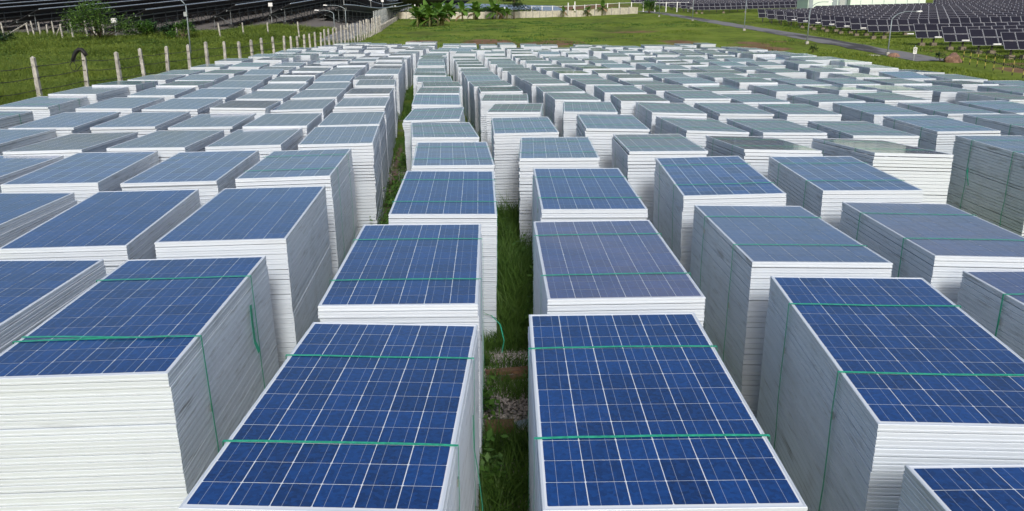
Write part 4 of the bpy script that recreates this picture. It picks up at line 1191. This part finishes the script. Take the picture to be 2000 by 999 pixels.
# ------------------------------------------------------------------ sign, rocks, striped barrier
sx_, sy_ = 26.95, 56.8; sz = g(sx_, sy_)
sg = empty('notice_sign', (sx_, sy_, sz), .05); tag(sg, 'small white notice board with dark marks on a grey post', 'sign')
mb = MB(); mb.tube([(0, 0, -.1), (0, 0, 1.0)], .025, 6); mb.build('post', M_steel, sg)
mb = MB(); mb.box((0, -.035, .66), (.25, .02, .42)); mb.build('board', M_white, sg)
mb = MB()
for (u, v, a_, b_) in ((0, .79, .15, .035), (-.05, .735, .05, .05), (.05, .735, .05, .05), (0, .68, .16, .025), (0, .60, .14, .012), (0, .565, .14, .012), (0, .53, .10, .012)):
    mb.box((u, -.048, v), (a_, .004, b_))
mb.build('marking', M_black, sg)
def rock(name, x, y, s, label, mat, seed):
    rs = random.Random(seed); bm = bmesh.new(); bmesh.ops.create_icosphere(bm, subdivisions=3, radius=1)
    from mathutils import noise as mn
    for v in bm.verts:
        d = mn.noise(v.co * 1.3 + Vector((seed, 0, 0))) * .35 + mn.noise(v.co * 4 + Vector((seed, 3, 0))) * .10
        v.co = v.co * (1 + d); v.co = Vector((v.co.x * s[0], v.co.y * s[1], max(-.15, v.co.z) * s[2]))
    me = bpy.data.meshes.new(name); bm.to_mesh(me); bm.free(); me.materials.append(mat)
    o = link(bpy.data.objects.new(name, me)); o.location = (x, y, g(x, y) - .02); o.rotation_euler = (0, 0, rs.uniform(0, 3)); tag(o, label, 'rock'); return o
rock('boulder', 29.0, 55.6, (.62, .5, .62), 'reddish brown boulder in the grass beside the striped barrier', M_rock, 3)
rock('rubble_heap', 27.0, 60.0, (.62, .4, .30), 'low reddish rubble heap at the foot of the nearest right lamp', M_rock, 9)
rock('stone_slab', 26.0, 61.0, (.7, .4, .10), 'flat pale stone slab lying beside the reddish rubble heap', M_concl, 5)
bar = empty('striped_barrier'); tag(bar, 'black and yellow striped rail barrier on the right grass', 'barrier')
bp = [(29.2 - 3.7 * k / 7, 54.8 - 12.8 * k / 7) for k in range(8)]
def striped(p0, p1, r, n, name):
    mb = MB(); a, b = Vector(p0), Vector(p1)
    for i in range(n): mb.tube([a.lerp(b, i / n), a.lerp(b, (i + 1) / n)], r, 5, i % 2)
    mb.build(name, [M_black, M_yel], bar)
for i, (xx, yy) in enumerate(bp):
    z = g(xx, yy); striped((xx, yy, z - .05), (xx, yy, z + .95), .027, 5, 'post')
    if i:
        x0, y0 = bp[i - 1]; z0 = g(x0, y0)
        for q in (.45, .88): striped((x0, y0, z0 + q), (xx, yy, z + q), .027, 10, 'rail')

# ------------------------------------------------------------------ plants
def leaf_strip(L, wdt, droop, el, az, n=6):
    """a banana leaf: folded blade along an arching midrib"""
    mb = MB(); k = 0; p = Vector((0, 0, 0)); e = el
    for i in range(n + 1):
        t = i / n
        ww = wdt * (math.sin(min(1, t * 1.15 + .06) * math.pi) ** .6) * .5 + .004
        d = Vector((math.cos(az) * math.cos(e), math.sin(az) * math.cos(e), math.sin(e)))
        s = Vector((-math.sin(az), math.cos(az), 0))
        for q in (-1, 0, 1): mb.v.append(tuple(p + s * (ww * q) + Vector((0, 0, -.25 * ww * abs(q)))))
        p = p + d * (L / n); e -= droop / n
    for i in range(n):
        for j in range(2): mb.f.append((i * 3 + j, i * 3 + j + 1, i * 3 + j + 4, i * 3 + j + 3)); mb.m.append(0)
    return mb
def banana(x, y, h, label, seed, nl=9, cl=1):
    rs = random.Random(seed); root = empty('banana_plant', (x, y, g(x, y))); tag(root, label, 'banana plant', 'banana plants along the far wall')
    for c in range(cl):
        cx, cy = (0, 0) if cl == 1 else (rs.uniform(-1.2, 1.2), rs.uniform(-.9, .9)); hh = h * rs.uniform(.75, 1.0)
        mb = MB(); mb.tube([(cx, cy, -.1), (cx + .05, cy, hh * .3), (cx + .08, cy, hh * .52)], [.17, .14, .08], 7); mb.build('trunk', M_stem, root, True)
        for i in range(nl + 5):
            az = i * 2.4 + rs.uniform(-.4, .4); el = rs.uniform(.35, 1.35) if i < nl + 2 else rs.uniform(-.4, .1)
            o = leaf_strip(hh * rs.uniform(.45, .68), hh * rs.uniform(.17, .24), rs.uniform(.9, 1.9), el, az).build('leaf', M_banana if i < nl + 4 else M_dryleaf, root, True)
            o.location = (cx + .08, cy, hh * (.28 + .07 * (i % 4)))
for i, (xx, yy, hh, lb, nl, cl) in enumerate((
    (-12.4, 121, 4.0, 'big dark banana clump nearest the camera, left end of the row', 9, 6),
    (-10.9, 124, 3.6, 'dense banana clump just right of the nearest big clump', 9, 5),
    (-12.6, 134, 4.6, 'tall banana clump rising behind the nearest big clump', 9, 5),
    (-9.6, 146, 4.4, 'drooping banana clump with brown leaves in the left middle', 8, 4),
    (-7.6, 152, 4.6, 'bright upright banana pair with brown trunks left of centre', 8, 2),
    (-6.2, 153, 4.0, 'smaller bright banana plant right of the bright upright pair', 8, 1),
    (-3.4, 156, 4.6, 'yellowish banana clump with dry skirt left of the tree', 9, 3),
    (-1.2, 157, 3.2, 'low rounded banana clump close beside the lone tree', 8, 2),
    (9.9, 166.5, 3.4, 'leftmost small banana plant before the pale wall panels', 6, 1),
    (11.9, 168, 2.6, 'second small banana plant before the pale wall panels', 6, 1),
    (14.6, 166, 2.8, 'third small banana plant before the pale wall panels', 6, 1),
    (17.3, 165, 3.6, 'rightmost small banana plant before the pale wall panels', 6, 1))):
    banana(xx, yy, hh, lb, 100 + i, nl, cl)

def shrub(x, y, h, r, label, seed, mat, nleaf=1400, ls=.16, name='shrub', layers=None, trunk=None):
    rs = np.random.RandomState(seed); root = empty(name, (x, y, g(x, y))); tag(root, label, 'tree' if name == 'tree' else 'shrub')
    rr = random.Random(seed)
    mb = MB(); tips = []
    if layers is None:
        for i in range(9):
            a = rr.uniform(0, 6.28); q = rr.uniform(.3, 1); tp = (math.cos(a) * r * q, math.sin(a) * r * q, h * rr.uniform(.45, 1.0) * (1.15 - .5 * q))
            mb.tube([(0, 0, -.05), (tp[0] * .35, tp[1] * .35, tp[2] * .5), tp], [.05 * h / 2, .03 * h / 2, .008], 5); tips.append((tp, r * rr.uniform(.28, .5)))
    else:
        mb.tube([(0, 0, -.1), (.05, 0, h * .5), (0, 0, h)], [.16, .11, .02], 7)
        for (zf, rf_) in layers:
            for j in range(6):
                a = rr.uniform(0, 6.28); q = rr.uniform(.5, 1.0); tp = (math.cos(a) * r * rf_ * q, math.sin(a) * r * rf_ * q, h * zf + rr.uniform(-.15, .25))
                mb.tube([(0, 0, h * zf - .2), tp], [.05, .012], 4); tips.append((tp, r * rr.uniform(.22, .36))); tips.append(((tp[0] * .5, tp[1] * .5, tp[2]), r * .22))
    mb.build('trunk', M_bark, root, True)
    Vs, Fs, k = [], [], 0; per = max(10, nleaf // len(tips))
    for (tp, rad) in tips:
        q = rs.normal(0, .55, (per, 3)) * rad; q[:, 2] *= .55 if layers else .8
        v_, f_ = leafclumps(per, tp[0] + q[:, 0], tp[1] + q[:, 1], tp[2] + q[:, 2], ls, rs); Vs.append(v_); Fs.append(f_ + k); k += len(v_)
    link(bpy.data.objects.new('crown', np_mesh('crown', np.concatenate(Vs), np.concatenate(Fs), mat)), root)
shrub(-35.2, 73.0, 3.5, 2.4, 'feathery light green shrub standing before the dark left array', 41, M_paleleaf, 5200, .19)
shrub(-32.4, 75.2, 1.8, 1.1, 'smaller light green shrub right of the feathery shrub', 42, M_shrub, 1800, .18)
shrub(-31.8, 77.5, 1.7, 1.1, 'dark green bush beside the curved left street lamp', 43, M_darkleaf, 1800, .18)
shrub(-29.4, 76.2, 1.5, 1.0, 'round green bush just right of the curved left street lamp', 44, M_shrub, 1600, .18)
shrub(-42.6, 70.5, 1.2, 1.3, 'dark weedy bush at the left edge below the stakes', 45, M_darkleaf, 1500, .18)
shrub(22.7, 64.0, .55, .3, 'small dark weed standing alone on the right verge', 46, M_darkleaf, 220, .12)
shrub(28.3, 55.9, .7, .35, 'dark weedy sprig growing against the reddish boulder', 47, M_darkleaf, 260, .12)
shrub(25.6, 160.5, 2.2, 1.7, 'bright bushy grass clump at the right end of pale wall', 48, M_shrub, 1800, .30)
shrub(.35, 157.5, 5.4, 2.6, 'dark layered tree standing alone before the far wall', 49, M_darkleaf, 3600, .26, 'tree', ((.45, .9), (.62, 1.0), (.78, .8), (.92, .5)))
shrub(-4.6, 171, 2.0, 1.8, 'low dark hedge clump on bank behind the bright banana pair', 50, M_darkleaf, 1600, .30)
shrub(3.0, 168, 1.5, 2.6, 'low dark hedge clump on bank just right of the tree', 51, M_darkleaf, 1800, .30)

# ------------------------------------------------------------------ solar arrays
# right: module tables facing the sun, rows running away to the right
RA = R(56); rd = Vector((math.sin(R(86)), math.cos(R(86)), 0)); nd = Vector((math.cos(R(86)), -math.sin(R(86)), 0))   # row direction, downhill direction
m = NT('dark_module_face'); p = m.pos(); nz = m.noise(.4, 3, .5, p)
o_ = m.obj(); sx2 = m.n('ShaderNodeSeparateXYZ'); m.l(o_, sx2.inputs[0])
fv = m.math('FRACT', m.math('MULTIPLY', m.math('ADD', sx2.outputs[1], 5.0), 8.0)); line = m.math('LESS_THAN', fv, .08)
M_mod = m.set(Base_Color=m.mix(m.math('MULTIPLY', line, .25), m.mix(nz.outputs[0], (.006, .006, .014), (.011, .011, .022)), (.10, .10, .14)), Roughness=.4)
m.b.inputs['Specular IOR Level'].default_value = .22
M_modframe = plain('module_frame', (.62, .63, .68), .4, .08, 2, .2)
MW, MH = 1.02, 0.70
mb = MB(); mb.box((0, 0, -.02), (MW - .05, MH - .05, .04), m=0)
mb.face([(-MW / 2 + .036, -MH / 2 + .036, .003), (MW / 2 - .036, -MH / 2 + .036, .003), (MW / 2 - .036, MH / 2 - .036, .003), (-MW / 2 + .036, MH / 2 - .036, .003)], 1)
ME_MOD = mb.mesh('panel', [M_modframe, M_mod])
up = Vector((-nd.x * math.cos(RA), -nd.y * math.cos(RA), math.sin(RA)))        # up the slope of the table
nm = rd.cross(up)
RM = Matrix((rd, up, nm)).transposed().to_4x4()
mb = MB(); mb.tube([(0, 0, .0), (0, 0, 1.05)], .07, 6); ME_POST = mb.mesh('post', [M_wire])
mb = MB(); mb.box((0, 0, .10), (.42, .42, .34)); ME_FOOT = mb.mesh('footing', [plain('muddy_footing', (.20, .165, .12), .9, .3, 5)])
mb = MB(); mb.box((0, 0, 0), (.55, .09, .09)); ME_ARM = mb.mesh('torque_arm', [M_white])
def table_row(x0, y0, ncol, label, single, startcol=0):
    root = empty('solar_table', (x0, y0, g(x0, y0))); tag(root, label, 'solar table', 'dark solar tables on the right')
    big = MB()
    for c in range(startcol, ncol):
        s = (c + .5) * MW; q = Vector((x0, y0, 0)) + rd * s; zc = g(q.x, q.y) + 1.22 - g(x0, y0)
        base = rd * s + Vector((0, 0, zc))
        for k in (-.5, .5):
            loc = base + up * (k * MH)
            if single:
                o = bpy.data.objects.new('panel', ME_MOD); link(o, root); o.matrix_local = Matrix.Translation(loc) @ RM
            else:
                T = Matrix.Translation(loc) @ RM; k0 = len(big.v)
                for v in ME_MOD.vertices: big.v.append(tuple(T @ v.co))
                for pg in ME_MOD.polygons: big.f.append(tuple(k0 + i for i in pg.vertices)); big.m.append(pg.material_index)
        if c % 4 == 1 or (c == startcol and startcol == 0):
            sp = (c + .7) * MW; q = Vector((x0, y0, 0)) + rd * sp; zz = g(q.x, q.y) - g(x0, y0)
            for me_, nme in ((ME_POST, 'post'), (ME_FOOT, 'footing')):
                if single or nme == 'post':
                    o = bpy.data.objects.new(nme, me_); link(o, root); o.location = rd * sp + Vector((0, 0, zz)) + nd * .02
    if not single:
        b = big.build('panels', [M_modframe, M_mod], root); b['kind'] = 'stuff'
    else:
        o = bpy.data.objects.new('torque_arm', ME_ARM); link(o, root); o.location = Vector((0, 0, 1.0)) - rd * .35; o.rotation_euler = (0, 0, math.atan2(rd.y, rd.x))
ry = [58, 62.2, 66.4, 71.2, 81.2, 85.4, 89.6, 93.8, 98.0, 102.2, 106.4, 110.6, 114.8, 119.2]
for i, y0 in enumerate(ry):
    ln = (.66 * y0 - 33.3) / (.9976 - .66 * .07); nc = int(ln / MW) + 2
    lab = 'dark solar table, %s row from the front in the right hand array' % ORD[i + 1]
    table_row(33.4 + .012 * (y0 - 58), y0, nc, lab, i < 10)
for i, y0 in enumerate([124, 129, 134, 139, 144, 149]):
    st = int(max(0, ((.352 if y0 < 133 else .495) * y0 - 33.6) / (.9976 - .49 * .07)) / MW); ln = (.66 * y0 - 33.3) / (.9976 - .66 * .07)
    table_row(33.6, y0, int(ln / MW) + 1, 'distant solar table, %s row behind the front rows of right array' % ORD[i + 1], False, st)
for i, y0 in enumerate([159, 164, 169.5, 175, 181, 187, 193, 200, 208, 216, 224, 232]):
    ln = (.335 * y0 - 33) / (.9976 - .335 * .07)
    table_row(33.4 - (y0 - 159) * .02, y0, max(6, int(ln / MW)), 'far solar table, %s row of the block left of the mint building' % ORD[i + 1], i == 0)

# left: rows seen from behind, high edges towards the camera
mb = MB(); mb.box((0, 0, .1), (.5, .5, .5)); ME_FT2 = mb.mesh('footing', [M_black])
inv_spots = []
def back_row(X, ys_, ye, idx, label):
    root = empty('solar_table', (X, ys_, g(X, ys_))); tag(root, label, 'solar table', 'dark table rows of the left array seen from behind')
    z0 = g(X, ys_); yv = np.arange(ys_, ye + .1, 2.0)
    zh = np.array([g(X, q) + 2.35 for q in yv]) - z0
    sheet = MB(); rail = MB()
    for a, b, za, zb in zip(yv[:-1], yv[1:], zh[:-1], zh[1:]):
        a_, b_ = a - ys_ + .015, b - ys_ - .015
        k = len(sheet.v)
        for (yy, z) in ((a_, za), (b_, zb)):
            for (xx, dz) in ((0, 0), (-3.3, -1.55)):
                sheet.v.append((xx, yy, z + dz)); sheet.v.append((xx - .02, yy, z + dz - .045))
        for q in ((0, 4, 6, 2), (1, 3, 7, 5), (0, 1, 5, 4), (2, 6, 7, 3), (0, 2, 3, 1), (4, 5, 7, 6)): sheet.f.append(tuple(k + i for i in q)); sheet.m.append(0)
    sheet.build('panel_sheet', M_dark, root)['kind'] = 'stuff'
    rail.tube([(.03, q - ys_, z - .01) for q, z in zip(yv[::2], zh[::2])], .055, 4); rail.build('top_rail', M_rail, root)
    beam = MB()
    for dx, dz in ((-1.0, -.62), (-2.3, -1.22)): beam.tube([(dx, q - ys_, z + dz) for q, z in zip(yv[::2], zh[::2])], .05, 4)
    beam.build('purlin', M_steel, root)
    np_ = 0
    for q in np.arange(ys_ + .6, ye, 3.0):
        zz = g(X, q) - z0
        pm = MB(); pm.tube([(-.8, 0, 0), (-.8, 0, 1.92)], .038, 5); pm.tube([(-2.6, 0, 0), (-2.6, 0, 1.0)], .038, 5); pm.tube([(-.8, 0, .35), (-2.2, 0, 1.2)], .028, 4)
        if np_ < 14:
            o = pm.build('post', M_post2, root); o.location = (0, q - ys_, zz)
            o = bpy.data.objects.new('footing', ME_FT2); link(o, root); o.location = (-.8, q - ys_, zz)
        elif np_ == 14:
            rest = MB()
        if np_ >= 14:
            k = len(rest.v); rest.v += [(vx, vy + q - ys_, vz + zz) for vx, vy, vz in pm.v]; rest.f += [tuple(k + i for i in f) for f in pm.f]; rest.m += pm.m
        np_ += 1
    if np_ > 14:
        b = rest.build('posts', M_post2, root); b['kind'] = 'stuff'
    return root
Xs = [-19.9, -24.2, -29.2, -34.5, -39.8, -45.1, -50.4, -55.7, -61, -66.3, -71.6, -76.9, -82.2, -87.5, -92.8, -98.1, -103.4]
st = [102, 94, 91, 81, 81, 82, 83, 85, 92, 100, 107, 115, 123, 131, 139, 147, 155]
for i, (X, s) in enumerate(zip(Xs, st)):
    back_row(X, s, min(300, -X / .115 if i < 3 else 300 if X > -60 else 280), i, 'dark solar table row, %s from the lane in the left array' % ORD[i + 1])
# small white equipment boxes on poles among the left rows
for i, (xx, yy, hh) in enumerate(((-20.6, 106, 1.6), (-22.8, 117, 2.5), (-25.0, 126, 2.6), (-22.6, 138, 3.0), (-27.5, 140, 3.0), (-30.0, 150, 3.0), (-33.0, 130, 3.0), (-36.5, 140, 3.0), (-28.0, 100, 2.0), (-36.4, 78.5, 1.5), (-24, 160, 3.0), (-31, 118, 2.8))):
    root = empty('equipment_box', (xx, yy, g(xx, yy))); tag(root, 'white equipment box on a pole, %s from the near end among the dark left tables' % ORD[i + 1], 'equipment box', 'equipment boxes in the left array')
    mb = MB(); mb.tube([(0, 0, -.1), (0, 0, hh)], .04, 5); mb.build('pole', M_steel, root)
    mb = MB(); mb.box((0, -.06, hh), (.46, .22, .40)); mb.build('box', M_white, root)
# blue grey tables beyond the far wall
def end_table(x, y, az, L, Wd, tilt, zc, label, mat=M_tab):
    root = empty('solar_table', (x, y, g(x, y)), az); tag(root, label, 'solar table', 'blue grey tables beyond the far wall')
    n = max(3, int(L / 2.0)); Mx = Matrix.Translation((0, 0, zc)) @ Matrix.Rotation(tilt, 4, 'X')
    for i in range(n):
        for j in (-.5, .5):
            mb = MB(); mb.box((0, 0, 0), (L / n - .06, Wd / 2 - .05, .05)); o = mb.build('panel', mat, root); o.matrix_local = Mx @ Matrix.Translation(((i + .5) * L / n, j * Wd / 2, 0))
    for i in range(0, n + 1, 2):
        mb = MB(); mb.tube([(0, 0, -.1), (0, 0, zc - .06)], .06, 5); mb.tube([(0, 0, .3), (0, Wd * .3, zc - .1 + Wd * .3 * math.sin(tilt))], .05, 4); o = mb.build('post', M_white, root); o.location = (min(i * L / n, L - .3) + .1, 0, 0)
    return root
end_table(3.6, 176, R(70), 22, 3.2, R(20), 1.5, 'bright blue grey table sloping left, right of the lone tree')
end_table(-2.0, 184, R(72), 22, 3.2, R(20), 1.5, 'blue grey table behind and left of the lone tree')
end_table(-8.0, 192, R(72), 20, 3.2, R(20), 1.5, 'greenish grey table above the bright banana pair')
end_table(-15, 196, R(72), 20, 3.2, R(20), 1.5, 'farthest left grey table above the drooping banana clump')
end_table(-26.0, 190, R(48), 22, 4.0, R(-22), 2.2, 'dark backed table beyond the lane by the big banana clump', M_dark)

# ------------------------------------------------------------------ mint building
bx, by = 48.9, 142.0
b = empty('utility_building', (bx, by, g(bx + 8, by)), R(2)); tag(b, 'pale mint utility building with grey doors behind the right array', 'building')
MB().box((13.2, 3, 2.5), (12.6, 6, 5.6)).build('wall', M_mint, b)
MB().box((2.6, 3.2, 2.3), (5.0, 5, 5.2)).build('wing', M_mint, b)
MB().box((6.0, 3.6, 2.4), (1.75, 5, 5.4)).build('link', M_grey, b)
MB().box((13.2, 3, 5.42), (13.0, 6.5, .22)).build('roof', M_steel, b)
for i, (xx, yy, ww, mt) in enumerate(((.55, .66, .7, M_grey), (4.55, .66, .8, M_grey), (6.0, 1.06, .9, M_steel))):
    MB().box((xx, yy, 1.9), (ww, .12, 4.2)).build('door', mt, b)
for i in range(6):
    MB().box((8.6 + i * 1.95, -.03, 2.5), (.05, .08, 5.4)).build('cladding_joint', M_grey, b)
for xx in (9.7, 15.5):
    MB().box((xx, -.04, 4.2), (.9, .06, .5)).build('louvre', M_grey, b)
